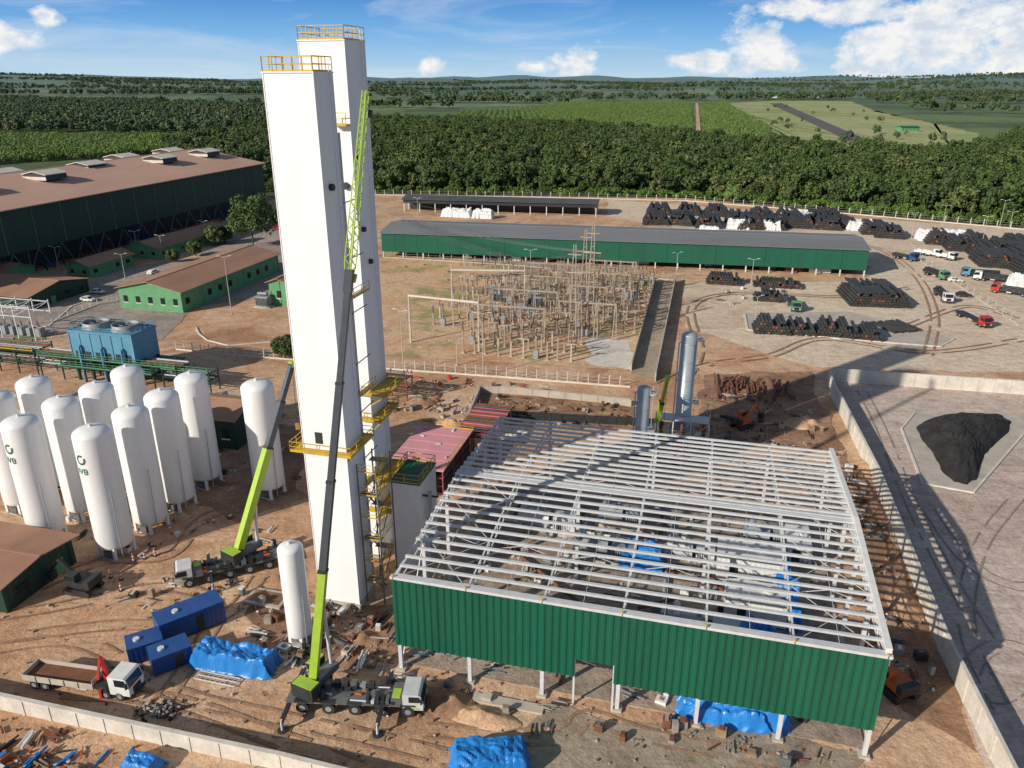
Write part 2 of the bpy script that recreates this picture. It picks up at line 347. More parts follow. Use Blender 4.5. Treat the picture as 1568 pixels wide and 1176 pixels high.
def inpoly(x,y,poly):
    ins=np.zeros(x.shape,bool); n=len(poly); j=n-1
    for i in range(n):
        xi,yi=poly[i];xj,yj=poly[j]
        c=((yi>y)!=(yj>y))&(x<(xj-xi)*(y-yi)/(yj-yi+1e-9)+xi); ins^=c; j=i
    return ins
def fill(poly,step,jit=.45,ang=0,maxr=None):
    a=np.array(poly); x0,y0=a.min(0);x1,y1=a.max(0)
    gx,gy=np.meshgrid(np.arange(x0,x1,step),np.arange(y0,y1,step)); gx=gx.ravel();gy=gy.ravel()
    gx=gx+np.random.uniform(-jit,jit,gx.shape)*step; gy=gy+np.random.uniform(-jit,jit,gy.shape)*step
    k=inpoly(gx,gy,poly); gx=gx[k];gy=gy[k]
    k=np.abs(gx)<gy*.80+60; gx=gx[k];gy=gy[k]
    return np.stack([gx,gy,hgt(gx,gy)],1)
fv=variants('forest_tree',7,leaf='leaf_forest',h=9,rx=3.9,nc=22,nq=30,q=.95)
ev=variants('emergent_tree',3,leaf='leaf_forest',h=15,rx=5,nc=20,nq=34,q=1.0,crz=.3)
ff=variants('woodland_tree',4,leaf='leaf_far',h=10,rx=5,nc=16,nq=16,q=1.9,trunk=False)
pv=variants('plantation_tree',4,leaf='leaf_bright',h=7,rx=2.6,nc=14,nq=18,q=.9,crz=.48)
sv=variants('shrub',4,leaf='leaf_shrub',h=3.4,rx=2.2,nc=12,nq=22,q=.6,crz=.48,trunk=False)
fpoly=P((440,300),(575,293),(1050,299),(1568,342),(1900,370),(1900,215),(1568,208),(1490,238),(1400,243),(1300,236),(1180,226),(1060,214),(880,197),(700,190),(560,187),(400,200),(250,225),(300,290))
pts=fill(fpoly,6.4)
dens=np.array([mn.noise(Vector((p[0]*.012,p[1]*.012,4))) for p in pts]); keep=(dens>-.32)|(np.random.rand(len(pts))<.5); pts=pts[keep]
near=pts[pts[:,1]<640]; far_=pts[pts[:,1]>=640]
rn=np.random.rand(len(near)); scatter('forest_trees',near[rn<.62],fv,.55,1.15,1); scatter('forest_trees',near[rn>=.62],fv,.9,1.6,11)
scatter('forest_trees',near[np.random.rand(len(near))<.04],ev,.7,1.15,12)
scatter('forest_trees',far_[np.random.rand(len(far_))<.75],fv,.6,1.4,2)
edge=fill(P((440,301),(575,297),(1050,304),(1568,349),(1900,378),(1900,368),(1568,338),(1050,296),(575,289),(440,294)),4.0); scatter('edge_shrubs',edge[np.random.rand(len(edge))<.7],sv,.5,1.3,13)
dl=P((-120,205),(0,203),(330,208),(410,200),(560,186),(420,168),(200,158),(0,155),(-120,155))
scatter('woodland_trees',fill(dl,13),ff,.7,1.4,3)
scatter('plantation_trees',fill(P((-120,213),(330,213),(330,226),(200,240),(0,252),(-120,262)),5.5,.15),pv,.8,1.1,4)
scatter('plantation_trees',fill(P((700,176),(880,160),(1058,160),(1060,209),(880,193),(700,186)),10,.12),pv,.7,1.1,5)
scatter('plantation_trees',fill(P((1075,160),(1112,160),(1180,200),(1180,222),(1078,211)),10,.12),pv,.7,1.1,6)
bands=[]
for i in range(62):
    cy=R(1500,8000); cx=R(-.75,.75)*cy; n=int(R(60,170)); L_=R(250,1100); w=R(15,70); a=R(-.2,.2)
    q=np.random.uniform(-1,1,(n,2))*[L_,w]; x=cx+q[:,0]*math.cos(a)-q[:,1]*math.sin(a); y=cy+q[:,0]*math.sin(a)+q[:,1]*math.cos(a)
    k=~inpoly(x,y,P((1105,157),(1320,153),(1510,205),(1480,240),(1290,232),(1060,215),(700,190),(700,160),(1050,157)))
    bands.append(np.stack([x[k],y[k],hgt(x[k],y[k])],1))
scatter('woodland_trees',np.concatenate(bands),ff,1.0,1.9,7)
af=P((1150,160),(1180,200),(1300,228),(1400,235),(1480,228),(1480,205),(1330,172)); q=fill(af,45); q=q[np.random.rand(len(q))<.25]
scatter('scattered_trees',q,ff,.4,.9,8)
def tree(u,v,h,rx,leaf='leaf_forest',seed=1,name='broadleaf_tree',nc=40,nq=110,q=.75):
    o=bpy.data.objects.new(name,treemesh(name,leaf,h,rx,nc,nq,q,True,seed)); x,y=S(u,v); o.location=(x,y,0); sc.collection.objects.link(o)
tree(388,378,18,8.5,seed=3,nc=46,nq=130,q=.9); tree(437,548,4.6,2.6,seed=4,q=.45); tree(345,372,6,3,seed=5); tree(300,392,5,2.5,seed=6); tree(265,402,4,2,seed=8); tree(1120,312,8,4,'leaf_bright',7)
tree(330,376,7,3,seed=12); tree(420,350,8,3,seed=14)
q=fill(P((600,400),(1000,430),(990,470),(700,440),(600,430)),7); scatter('grass_tufts',q[np.random.rand(len(q))<.35],sv,.12,.3,15)

# ------------------------------------------------------------------ cold box towers
def ringdeck(b,w,d,z,o=1.1,h=1.1):
    for x0,x1,y0,y1 in ((-o,w+o,-o,-.03),(-o,w+o,d+.03,d+o),(-o,-.03,-.03,d+.03),(w+.03,w+o,-.03,d+.03)): b.box(x0,x1,y0,y1,z-.15,z,'yellow')
    b.rail([(-o,-o),(w+o,-o),(w+o,d+o),(-o,d+o)],z,h,closed=True)
    for x in (-o*.5,w+o*.5):
        for y in (0.3,d-.3): b.beam((x*1.4 if x<0 else x+.2,y,z-.15),(0 if x<0 else w,y,z-1.3),.12,'yellow')
def tower(name,loc,w,d,h,decks,ducts):
    b=B(); b.box(0,w,0,d,0.6,h,'white_coat'); b.box(-.25,w+.25,-.25,d+.25,0,.6,'concrete')
    z=7.5
    while z<h-2:
        b.box(-.02,w+.02,-.02,d+.02,z,z+.06,'white_coat'); z+=7.5
    for x in (0,w):
        for y in (0,d): b.box(x-.05,x+.05,y-.05,y+.05,.6,h,'white_coat')
    b.box(-.12,w+.12,-.12,d+.12,h,h+.12,'white_coat')
    b.rail([(0,0),(w,0),(w,d),(0,d)],h+.12,1.35,closed=True,step=1.0,w=.08)
    for z in decks: ringdeck(b,w,d,z)
    for f,x,z,r in ducts:
        if f=='R': b.cyl((w,x,z),(w+.4,x,z),r,'dark_steel')
        else: b.cyl((x,0,z),(x,-.35,z),r,'dark_steel')
    b.box(w*.3,w*.3+.9,-.05,-.0,21.9,23.3,'dark_steel')
    for y in (d*.7,d*.7+.6): b.beam((w+.25,y,1),(w+.25,y,h+1.2),.05,'galv')
    z=1
    while z<h: b.beam((w+.25,d*.7,z),(w+.25,d*.7+.6,z),.03,'galv'); z+=.9
    return b.done(name,loc,A0)
def off(p,s,d): return (p[0]+s*E1[0]+d*E2[0],p[1]+s*E1[1]+d*E2[1])
FR=(-18.55,77.4); fl=off(FR,-5.25,0)
tower('cold_box_tower',fl,5.25,3.9,60.6,[21.2],[('R',1.5,50,.35),('R',1,34,.25)])
RR=(-17.5,87.8); rl=off(RR,-5.3,0)
t2=tower('cold_box_tower',rl,5.3,5.0,63.8,[],[('R',.9,52,.35),('F',4.3,49,.4),('R',2.5,40,.3),('R',1.2,44,.3)])
b=B()
for z,x1 in ((24.3,2.6),(20.8,1.6),(12.5,2.2),(8,2.2)):
    b.box(5.34,5.3+x1,-1,5,z-.15,z,'yellow'); b.box(3.5,5.34,-1,-.05,z-.15,z,'yellow'); b.rail([(3.5,-1),(5.3+x1,-1),(5.3+x1,5),(5.34,5)],z,1.1,w=.07)
    for y in (0,4.5): b.beam((5.3+x1,y,z-.15),(5.34,y,z-1.8),.12,'yellow')
for z in (55.5,):
    b.box(3.6,5.3,-1,-.05,z-.15,z,'yellow'); b.rail([(3.6,-1),(5.3,-1)],z,1.2,w=.07)
b.done('access_platform',rl,A0)
b=B() # process piping in the gap between the towers
for k in range(4): b.cyl((4.9-.5*k,4.9+.8*k,1),(4.9-.5*k,4.9+.8*k,55-7*k),.2,'silver',n=8)
for z in (38,26.5,15): b.box(5.0,5.7,3.95,8,z-.1,z,'yellow'); b.rail([(5.7,3.95),(5.7,8)],z,1.0,w=.06)
for z in range(6,54,6): b.beam((3,4.5,z),(5.2,4.5,z),.1,'grey_steel'); b.beam((5,4,z),(5,8.5,z),.1,'grey_steel')
b.done('process_piping',fl,A0)
b=B() # stair tower
for x in (0,2.3):
    for y in (0,4.2): b.beam((x,y,0),(x,y,19),.14,'grey_steel')
for i,z in enumerate(range(0,18,3)):
    b.box(0,2.3,0,1.0,z+2.9,z+3,'grey_steel') if i%2==0 else b.box(0,2.3,3.2,4.2,z+2.9,z+3,'grey_steel')
    b.rail([(0,0),(2.3,0),(2.3,4.2)],z+3,1.0,w=.05)
    y0,y1=(3.6,.9) if i%2==0 else (.9,3.6)
    for x in ((.2,1.0) if i%2==0 else (1.3,2.1)):
        b.beam((x,y0,z),(x,y1,z+3),.07,'grey_steel',hh=.22); b.beam((x,y0,z+1.1),(x,y1,z+4.1),.05,'yellow')
b.done('steel_stair',off(FR,.35,1.5),A0)

# cold box annex + pink building
b=B(); b.box(0,3.9,0,6,.3,12.9,'white_coat'); b.box(-.1,4,-.1,6.1,0,.3,'concrete'); b.box(-.1,4.0,-.1,6.1,12.9,13.02,'green_wall')
b.rail([(0,0),(3.9,0),(3.9,6),(0,6)],13.02,1.2,closed=True,w=.07)
for z in (4,8.4): b.box(-.03,3.93,-.03,6.03,z,z+.1,'white_coat')
for k in range(5): b.cyl((3.9,1+k,11-k*.6),(4.5,1+k,11-k*.6),.14,'dark_steel',n=8)
b.cyl((4.5,2,.5),(4.5,2,11),.25,'silver'); b.done('cold_box_annex',S(597,738,12.9),A0)
b=B()
for x in np.arange(0,9.1,3):
    for y in (0,5,10,15): b.beam((x,y,0),(x,y,4.1),.14,'pink_steel')
for z in (1.4,2.8,4):
    for y in (0,15): b.beam((0,y,z),(9,y,z),.1,'pink_steel')
    for x in (0,9): b.beam((x,0,z),(x,15,z),.1,'pink_steel')
b.box(-.3,9.3,-.3,15.3,4.1,4.22,'pink'); b.box(.3,8.7,.3,14.7,.1,3.2,'dark_steel')
for y in np.arange(0,15.5,3): b.box(-.32,9.32,y,y+.08,4.22,4.27,'pink')
for k in range(9): b.cbox((R(.5,8.5),R(.5,14.5),4.32),(R(.3,1.2),R(.2,.5),R(.1,.2)),random.choice(['pink','galv','rust']),R(0,3))
b.rail([(9.3,-.3),(9.3,15.3),(-.3,15.3)],4.22,1.1,w=.05,mat='yellow',step=2.2); b.done('pipe_gallery_building',S(594,712,4),A0)

# ------------------------------------------------------------------ steel framed hall
b=B(); HW,HD=47.0,41.4; EH=12.4; RZ=1.3
def rz(d): return EH+RZ*(1-abs(d-HD/2)/(HD/2))
xs=[0,7.83,15.66,23.5,31.33,39.16,47]; ds=[0,8.3,16.6,24.8,33.1,41.4]
for x in xs:
    for d in ((0,HD) if 0<x<47 else ds):
        b.box(x-.2,x+.2,d-.2+(.25 if d==0 else 0),d+.2+(.25 if d==0 else 0),0,rz(d)-.3,'galv'); b.box(x-.5,x+.5,d-.2,d+.8,0,.35,'concrete')
    if x in (xs[2],xs[4]):
        b.box(x-.2,x+.2,HD/2-.2,HD/2+.2,0,rz(HD/2)-1.6,'galv')
    n=24
    for i in range(n):
        d0=HD*i/n;d1=HD*(i+1)/n
        b.beam((x,d0,rz(d0)-.25),(x,d1,rz(d1)-.25),.16,'galv'); b.beam((x,d0,rz(d0)-1.5),(x,d1,rz(d1)-1.5),.14,'galv')
        a,c=((rz(d0)-.25),(rz(d1)-1.5)) if i%2 else ((rz(d0)-1.5),(rz(d1)-.25)); b.beam((x,d0,a),(x,d1,c),.08,'galv')
NP=26
for i in range(NP+1):
    d=.15+(HD-.3)*i/NP; b.box(-.1,HW+.1,d-.16,d+.16,rz(d)-.10,rz(d)+.14,'galv')
for d in (HD/2+.45,HD/2-.45): b.box(-.1,HW+.1,d-.16,d+.16,rz(d)+.005,rz(d)+.2,'galv')
for d in (8.3,24.8): # longitudinal trusses
    for i in range(12):
        x0=HW*i/12;x1=HW*(i+1)/12; b.beam((x0,d,rz(d)-1.4),(x1,d,rz(d)-1.4),.10,'galv')
        a,c=(rz(d)-.3,rz(d)-1.4) if i%2 else (rz(d)-1.4,rz(d)-.3); b.beam((x0,d,a),(x1,d,c),.06,'galv')
for i in (0,5):
    for j in range(5):
        b.beam((xs[i],ds[j],rz(ds[j])-.3),(xs[i+1],ds[j+1],rz(ds[j+1])-.3),.05,'galv'); b.beam((xs[i+1],ds[j],rz(ds[j])-.3),(xs[i],ds[j+1],rz(ds[j+1])-.3),.05,'galv')
for i in range(6):
    x=(xs[i]+xs[i+1])/2
    for k in range(2):
        b.beam((x,k*HD/2,rz(k*HD/2)),(x,(k+1)*HD/2,rz((k+1)*HD/2)),.04,'galv')
b.box(HW+.12,HW+.32,-.2,HD+.2,11.3,12.9,'white'); b.beam((HW+.1,0,EH+.40),(HW+.1,HD/2,EH+RZ+.40),.55,'white',hh=.45); b.beam((HW+.1,HD/2,EH+RZ+.40),(HW+.1,HD,EH+.40),.55,'white',hh=.45)
b.box(-.35,-.15,0,HD,11.7,12.1,'galv')
for z in (6.5,9):
    b.box(0,HW,HD+.22,HD+.32,z,z+.15,'galv')
for j in (0,4):
    for x in (0,HW): b.beam((x,ds[j],.4),(x,ds[j+1],11.5),.08,'galv'); b.beam((x,ds[j+1],.4),(x,ds[j],11.5),.08,'galv')
# corrugated front cladding with notch
y0=-.22; st=.235; s=-.3; k=0; vs=[];fs=[]
prof=[]
while s<HW+.35:
    prof.append((s,y0-(.09 if (k%4) in (1,2) else 0))); s+=st*(1 if k%2 else .6); k+=1
for (xa,ya),(xb,yb) in zip(prof,prof[1:]):
    zb=6.0 if 19.0<(xa+xb)/2<23.0 else 3.75
    o=len(vs); vs+=[(xa,ya,zb),(xb,yb,zb),(xb,yb,12.45),(xa,ya,12.45)]; fs.append((o,o+1,o+2,o+3))
b.add(vs,fs,'green_sheet')
b.box(-.35,HW+.4,-.55,-.34,12.3,12.6,'galv'); b.box(-.35,HW+.4,-.34,.0,12.46,12.59,'galv')
for x in xs: b.box(x-.04,x+.04,-.58,-.55,12.25,12.62,'grey_steel'); b.cyl((x,-.45,12.5),(x,-.45,12.8),.12,'yellow',n=8)
for z in (3.85,6.5,9.2,11.8): b.box(0,19,-.12,0,z,z+.15,'galv'); b.box(23,47,-.12,0,z,z+.15,'galv')
for x in (19,23): b.box(x-.1,x+.1,-.115,.05,0,12,'galv')
b.box(-.2,HW+.2,1,HD+1,.0,.26,'hall_floor')
hall=b.done('steel_frame_hall',(-12.1,66.7,0),A0)
HP=(-12.1,66.7)
# hall equipment
def tarp(name,loc,ang,L_,W_,h,mat='blue_tarp',seed=0):
    nx,ny=44,30; vs=[];fs=[]
    for j in range(ny+1):
        for i in range(nx+1):
            x=(i/nx-.5);y=(j/ny-.5); e=min((.5-abs(x))*L_,(.5-abs(y))*W_)
            k=min(1,max(0,e/.7)); k=k*k*(3-2*k)
            nz=mn.noise(Vector((x*L_*.45+seed,y*W_*.6,seed*3.1))); st_=.22*(math.floor((nz+1)*2.2)/2.2-1)
            fold=abs(mn.noise(Vector((x*L_*1.1+y*W_*.8,y*W_*.9-x*L_*.3,seed))))
            z=h*k*(.84+.22*nz+st_*.6+.20*fold)+.04
            fx=1+.16*mn.noise(Vector((y*9,seed,0)))*(1-k); vs.append((x*L_*fx,y*W_*(1+.2*mn.noise(Vector((x*9,seed,4)))*(1-k)),z+.09*abs(mn.noise(Vector((x*L_*3.3,y*W_*3.3,9))))))
    for j in range(ny):
        for i in range(nx): o=j*(nx+1)+i; fs.append((o,o+1,o+nx+2,o+nx+1))
    b=B(); b.add(vs,fs,mat); return b.done(name,(loc[0],loc[1],.14),ang)
def compressor(name,loc,L_=7,seed=0,mat='machine_grey'):
    b=B(); b.box(0,L_,0,3,0,.5,'concrete'); b.cyl((.5,1.5,1.9),(L_*.55,1.5,1.9),1.1,mat,n=18); b.cyl((L_*.55,1.5,1.9),(L_*.62,1.5,1.9),.6,'dark_steel')
    b.box(L_*.62,L_-.3,.5,2.5,.5,2.8,mat); b.cyl((1.5,1.5,2.8),(1.5,1.5,4.2),.4,'silver'); b.cyl((1.5,1.5,4.2),(1.5,-1,4.2),.4,'silver'); b.cyl((L_*.45,1.5,2.8),(L_*.45,1.5,3.6),.3,'silver')
    for x in (.9,L_*.5): b.box(x-.2,x+.2,.5,2.5,.5,1.2,mat)
    for k in range(6): b.box(L_*.62+.2+k*.3,L_*.62+.3+k*.3,.46,.5,.9,2.4,'dark_steel')
    return b.done(name,loc,A0)
def hp(s,d,z=.2): q=off(HP,s,d); return (q[0],q[1],z)
for i,(s_,d_) in enumerate([(8,7),(27,12),(26,27),(14,25),(36,33),(5,30),(16,34)]): compressor('compressor',hp(s_,d_),7+i%2*2,i,('machine_grey','silver','galv')[i%3])
for i,(s_,d_,l,w,h) in enumerate([(23.5,26,6,4,3.5),(37.5,9,5,9,4.5),(41,20,4,6,4),(32,4,5,3,2.5),(6,5,4,3,2.5),(36,2.5,9,3,2)]): tarp('tarp_covered_machine',hp(s_,d_,.2),A0,l,w,h,'blue_tarp' if i%2==0 or i in (1,5) else 'white_tarp',i)
for s_,d_,l,w,h in [(33,25,8,4.5,4),(34,17,7,4,3.5),(42,31,3,6,3)]:
    b=B(); b.box(0,l,0,w,0.3,h,'white'); b.box(.1,l-.1,.1,w-.1,0,.3,'dark_steel'); 
    for k in range(int(l/.6)): b.box(.3+k*.6,.38+k*.6,-.04,w+.04,.35,h-.1,'white')
    b.box(l*.2,l*.2+1,-.06,-.0,.4,2.4,'dark_steel'); b.cyl((l*.7,w/2,h),(l*.7,w/2,h+.5),.7,'galv'); b.done('electrical_container',hp(s_,d_),A0)
b=B()
for k in range(7): b.cyl((R(0,44),R(2,39),R(.6,1)),(R(0,44),R(2,39),R(.6,1)),.22,random.choice(['silver','galv','rust']),n=8)
b.done('process_pipe_bundle',(HP[0],HP[1],0),A0)

# ------------------------------------------------------------------ tanks
def vtank(name,top,h=19,r=2.35,logo=False):
    x,y=S(top[0],top[1],h); b=B(); L0=1.3; dm=r*.45
    prof=[(0,L0-.2)]+[(r*math.sin(a),L0+dm-.2-dm*math.cos(a)) for a in [i*math.pi/2/6 for i in range(1,7)]]
    prof+=[(r,L0+dm+k*(h-2*dm-L0)/4) for k in range(1,4)]
    prof+=[(r*math.cos(a),h-dm+dm*math.sin(a)) for a in [i*math.pi/2/7 for i in range(8)]]
    b.rev((0,0,0),prof,'tank_white',36)
    for a in (.6,2.2,3.8,5.3):
        cx,cy=(r-.25)*math.cos(a),(r-.25)*math.sin(a); b.box(cx-.18,cx+.18,cy-.18,cy+.18,.1,L0+dm,'tank_white'); b.box(cx-.4,cx+.4,cy-.4,cy+.4,0,.18,'concrete')
    b.cyl((r*.9,-r*.6,.7),(r*1.02,-r*.62,h*.55),.07,'silver',n=6); b.cyl((-r*.2,-r*.9,.5),(r*.7,-r*1.1,.6),.09,'silver',n=6)
    b.box(-.5,.6,-r*.8,-r*.4,.4,1.3,'grey_steel'); b.cyl((0,0,h-.02),(0,0,h+.35),.25,'galv',n=8)
    for k in range(1,4): z=L0+k*h/4.2; b.rev((0,0,z),[(r+.004,0),(r+.012,.02),(r+.012,.06),(r+.004,.08)],'tank_white',36)
    if logo:
        def pt(a,z): a-=math.pi/2+.12; return ((r+.02)*math.cos(a),(r+.02)*math.sin(a),z)
        zc=h*.80; vs=[];fs=[]
        for i in range(24):
            t=i*2*math.pi/24-.3
            for rr in (.42,.72): vs.append(pt(rr*math.cos(t)/r,zc+rr*math.sin(t)))
        for i in range(24):
            if i not in (3,4): j=(i+1)%24; fs.append((2*i,2*i+1,2*j+1,2*j))
        b.add(vs,fs,'logo_green')
        def stroke(x0,z0,x1,z1,w=.09):
            dx,dz=x1-x0,z1-z0; l=math.hypot(dx,dz); nx_,nz_=-dz/l*w,dx/l*w
            b.add([pt((x0+nx_)/r,z0+nz_),pt((x1+nx_)/r,z1+nz_),pt((x1-nx_)/r,z1-nz_),pt((x0-nx_)/r,z0-nz_)],[(0,1,2,3)],'logo_green')
        z0=zc-2.0; z1=z0+.75
        stroke(-.85,z0,-.85,z1); stroke(-.6,z1,-.32,z0); stroke(-.32,z0,-.04,z1)
        stroke(.2,z0,.2,z1); stroke(.2,z1,.6,z1-.1); stroke(.2,(z0+z1)/2,.6,(z0+z1)/2); stroke(.2,z0,.65,z0+.05); stroke(.62,z1-.1,.62,z0+.08)
    return b.done(name,(x,y,0),A0)
for i,(u,v_) in enumerate([(28,637),(138,652),(90,608),(197,622),(48,577),(145,586),(245,597),(290,571),(192,561),(392,582),(-10,600)]): vtank('cryogenic_storage_tank',(u,v_),logo=i<2)
vtank('cryogenic_storage_tank',(443,832),13.3,1.38)
# silver vessels
def vessel(name,u,v_,h,r):
    x,y=S(u,v_,h); b=B(); b.rev((0,0,0),[(r,0),(r,h-r*.5)]+[(r*math.cos(a),h-r*.5+r*.5*math.sin(a)) for a in [i*math.pi/12 for i in range(7)]],'silver',24)
    b.rev((0,0,0),[(r*1.25,0),(r*1.25,.5),(r,1)],'concrete',24); z=3
    while z<h-1: b.rev((0,0,z),[(r+.005,0),(r+.04,.03),(r+.04,.10),(r+.005,.13)],'silver',24); z+=3.2
    for yy in (-.3,.3): b.beam((r+.4,yy,0),(r+.4,yy,h),.05,'galv')
    z=.5
    while z<h: b.beam((r+.4,-.3,z),(r+.4,.3,z),.04,'galv'); z+=.6
    for z in (h*.4,h-1.4):
        b.box(r+.02,r+1.1,-.8,.8,z,z+.08,'galv'); b.rail([(r,-.8),(r+1.1,-.8),(r+1.1,.8),(r,.8)],z,1.1,mat='galv',w=.04)
    b.cyl((-r-.3,0,0),(-r-.3,0,h*.9),.12,'galv',n=8); b.cyl((-r-.3,0,h*.9),(0,0,h*.95),.12,'galv',n=8); b.done(name,(x,y,0),A0)
vessel('adsorber_column',1057,508,21,1.35); vessel('adsorber_column',987,590,13.5,1.1)
b=B()
for x in (0,3,6,9):
    for y in (0,3): b.beam((x,y,0),(x,y,6),.2,'galv')
for z in (3,6):
    b.box(0,9,0,3,z,z+.1,'galv'); b.rail([(0,0),(9,0),(9,3)],z+.1,1.1,mat='galv' if z>3 else 'yellow')
    for x in (0,3,6): b.beam((x,0,z-3),(x+3,0,z),.08,'galv')
for k in range(5): b.cyl((1+k*1.8,1.5,.3),(1+k*1.8,1.5,5),.35,'silver' if k%2 else 'rust')
b.done('process_skid',S(1000,690),A0)

# ------------------------------------------------------------------ buildings
def gable(name,loc,ang,w,d,h,rise,wall,roof,axis='y',oh=.8,zb=0,win=True,extra=None,cols=None,slab=.14):
    b=B()
    if zb==0: b.box(0,w,0,d,0,h,wall)
    else:
        t=.12
        b.box(0,w,0,t,zb,h,wall); b.box(0,w,d-t,d,zb,h,wall); b.box(0,t,t,d-t,zb,h,wall); b.box(w-t,w,t,d-t,zb,h,wall)
        n=max(2,int(w/7.5))
        for i in range(n+1):
            x=.35+(w-.7)*i/n
            for y in (.36,d-.36): b.box(x-.2,x+.2,y-.2,y+.2,0,h-.2,cols or 'galv')
        n=max(2,int(d/7.5))
        for i in range(1,n):
            y=.3+(d-.6)*i/n
            for x in (.36,w-.36): b.box(x-.2,x+.2,y-.2,y+.2,0,h-.2,cols or 'galv')
    if axis=='y':
        m_=w/2; s=rise/m_
        for sg in (-1,1):
            x0=m_+sg*(m_+oh); z0=h-s*oh
            vs=[(m_,-oh,h+rise),(x0,-oh,z0),(x0,d+oh,z0),(m_,d+oh,h+rise)]; vs+=[(x,y,z+slab) for x,y,z in vs]
            b.add(vs,[(0,1,2,3),(7,6,5,4),(0,4,5,1),(1,5,6,2),(2,6,7,3),(3,7,4,0)],roof)
        for y in (0.01,d-.01): b.add([(0,y,h),(w,y,h),(m_,y,h+rise)],[(0,1,2)],wall)
        b.box(m_-.25,m_+.25,-oh-.01,d+oh+.01,h+rise+slab-.05,h+rise+slab+.08,roof)
    else:
        m_=d/2; s=rise/m_
        for sg in (-1,1):
            y0=m_+sg*(m_+oh); z0=h-s*oh
            vs=[(-oh,m_,h+rise),(-oh,y0,z0),(w+oh,y0,z0),(w+oh,m_,h+rise)]; vs+=[(x,y,z+slab) for x,y,z in vs]
            b.add(vs,[(0,1,2,3),(7,6,5,4),(0,4,5,1),(1,5,6,2),(2,6,7,3),(3,7,4,0)],roof)
        for x in (0.01,w-.01): b.add([(x,0,h),(x,d,h),(x,m_,h+rise)],[(0,1,2)],wall)
        b.box(-oh-.01,w+oh+.01,m_-.25,m_+.25,h+rise+slab-.05,h+rise+slab+.08,roof)
    if win and zb==0:
        n=int(w/4)
        for i in range(n):
            x=(i+.5)*w/n; b.box(x-.7,x+.7,-.06,.02,h*.35,h*.65,'glass'); b.box(x-.8,x+.8,-.09,-.0,h*.31,h*.35,'concrete_white')
        n=int(d/5)
        for i in range(n):
            y=(i+.5)*d/n
            if i%4==1: b.box(w-.02,w+.05,y-.8,y+.8,0,h*.55,'green_light')
            else: b.box(w-.02,w+.06,y-.9,y+.9,h*.35,h*.65,'glass')
            if i%2: b.box(w,w+.12,y+2,y+2.2,0,h*.9,wall)
    if extra: extra(b)
    return b.done(name,loc,ang)
def vents(b):
    for y in (58,92,124,156,188):
        for x0 in ((22,42) if y!=124 else (32,)):
            b.prism([(x0,26.2),(x0+10,26.2),(x0+9.6,28.0),(x0+5,28.9),(x0+.4,28.0)],y-5,y+5,'dark_steel')
            b.prism([(x0-.3,28.0),(x0+5,29.1),(x0+10.3,28.0),(x0+10.3,28.25),(x0+5,29.4),(x0-.3,28.25)],y-5.5,y+5.5,'concrete_white')
            b.box(x0-.1,x0+10.1,y-5.2,y-5.05,26.2,27.4,'concrete_white')
    for y in range(0,200,6): b.box(70.0,70.12,y,y+.15,8,22,'green_light') if y%12==0 else None
    b.box(69.9,70.3,0,200,21.4,22.1,'green_dark')
    for y in np.arange(5,195,10):
        b.beam((69.6,y,0),(69.6,y+5,8),.25,'grey_steel'); b.beam((69.6,y+5,8),(69.6,y+10,0),.25,'grey_steel')
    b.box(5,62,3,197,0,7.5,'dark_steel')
    for k in range(40): b.cbox((R(64,68),R(5,195),R(.5,1.2)),(R(1,4),R(1,3),R(1,2)),random.choice(['grey_steel','rust','concrete_grey','blue_dark']),R(0,3))
wl=off((-171.7,196),-70,0)
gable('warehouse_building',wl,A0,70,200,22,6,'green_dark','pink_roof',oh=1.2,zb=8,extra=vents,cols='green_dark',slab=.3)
gl=off(S(281,480),-20,0); gable('office_building',gl,A0,20,51,6.1,2.2,'green_light','terracotta')
gable('workshop_building',off(S(140,427),-9,0),A0,9,20,4.2,1.6,'green_light','terracotta')
gable('workshop_building',off(S(245,398),-14,0),A0,14,42,4.2,2,'green_light','terracotta')
gable('workshop_building',off(S(48,476),-30,0),A0,30,22,4,2,'green_dark','terracotta',axis='x')
gable('workshop_building',off(S(25,440),-30,0),A0,26,12,4,2,'green_light','terracotta',axis='x')
gable('storage_shed',off(S(12,940),-16,0),A0,16,11,4.0,.7,'green_dark','terracotta',axis='x')
gable('pump_house',off(S(364,690),-12,0),A0,12,9,6,1.5,'green_dark','terracotta',axis='x')
gable('pump_house',S(415,468),A0,6,8,7,1,'green_light','terracotta')
a1=math.atan2(-29,156.5)
def lw_int(b):
    for k in range(46): b.cbox((R(3,160),R(2,20),.9),(R(2,7),R(1,3),R(1,1.8)),random.choice(['orange','galv','pipe_black','dark_steel','rust','white']),R(-.1,.1))
    for x in range(5,165,8): b.box(x,x+.12,-.05,.0,2.3,8.8,'green_sheet')
gable('long_warehouse_building',(-47,277),a1,165,27,8.9,1.6,'green_wall','grey_roof',axis='x',oh=.6,zb=2.2,cols='concrete_white',extra=lw_int)
a2=math.atan2(-16,92.4)
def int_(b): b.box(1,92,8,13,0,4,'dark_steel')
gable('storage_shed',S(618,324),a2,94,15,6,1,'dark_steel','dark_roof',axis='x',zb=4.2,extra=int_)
gable('hangar_building',S(1380,202),0,22,14,5,1.5,'green_light','green_wall',axis='x')
for u,v_,w in ((1185,151,60),(1215,150,80),(1250,151,60)): gable('farm_building',S(u,v_),0,w,20,8,2,'white','concrete_white',axis='x',win=False)
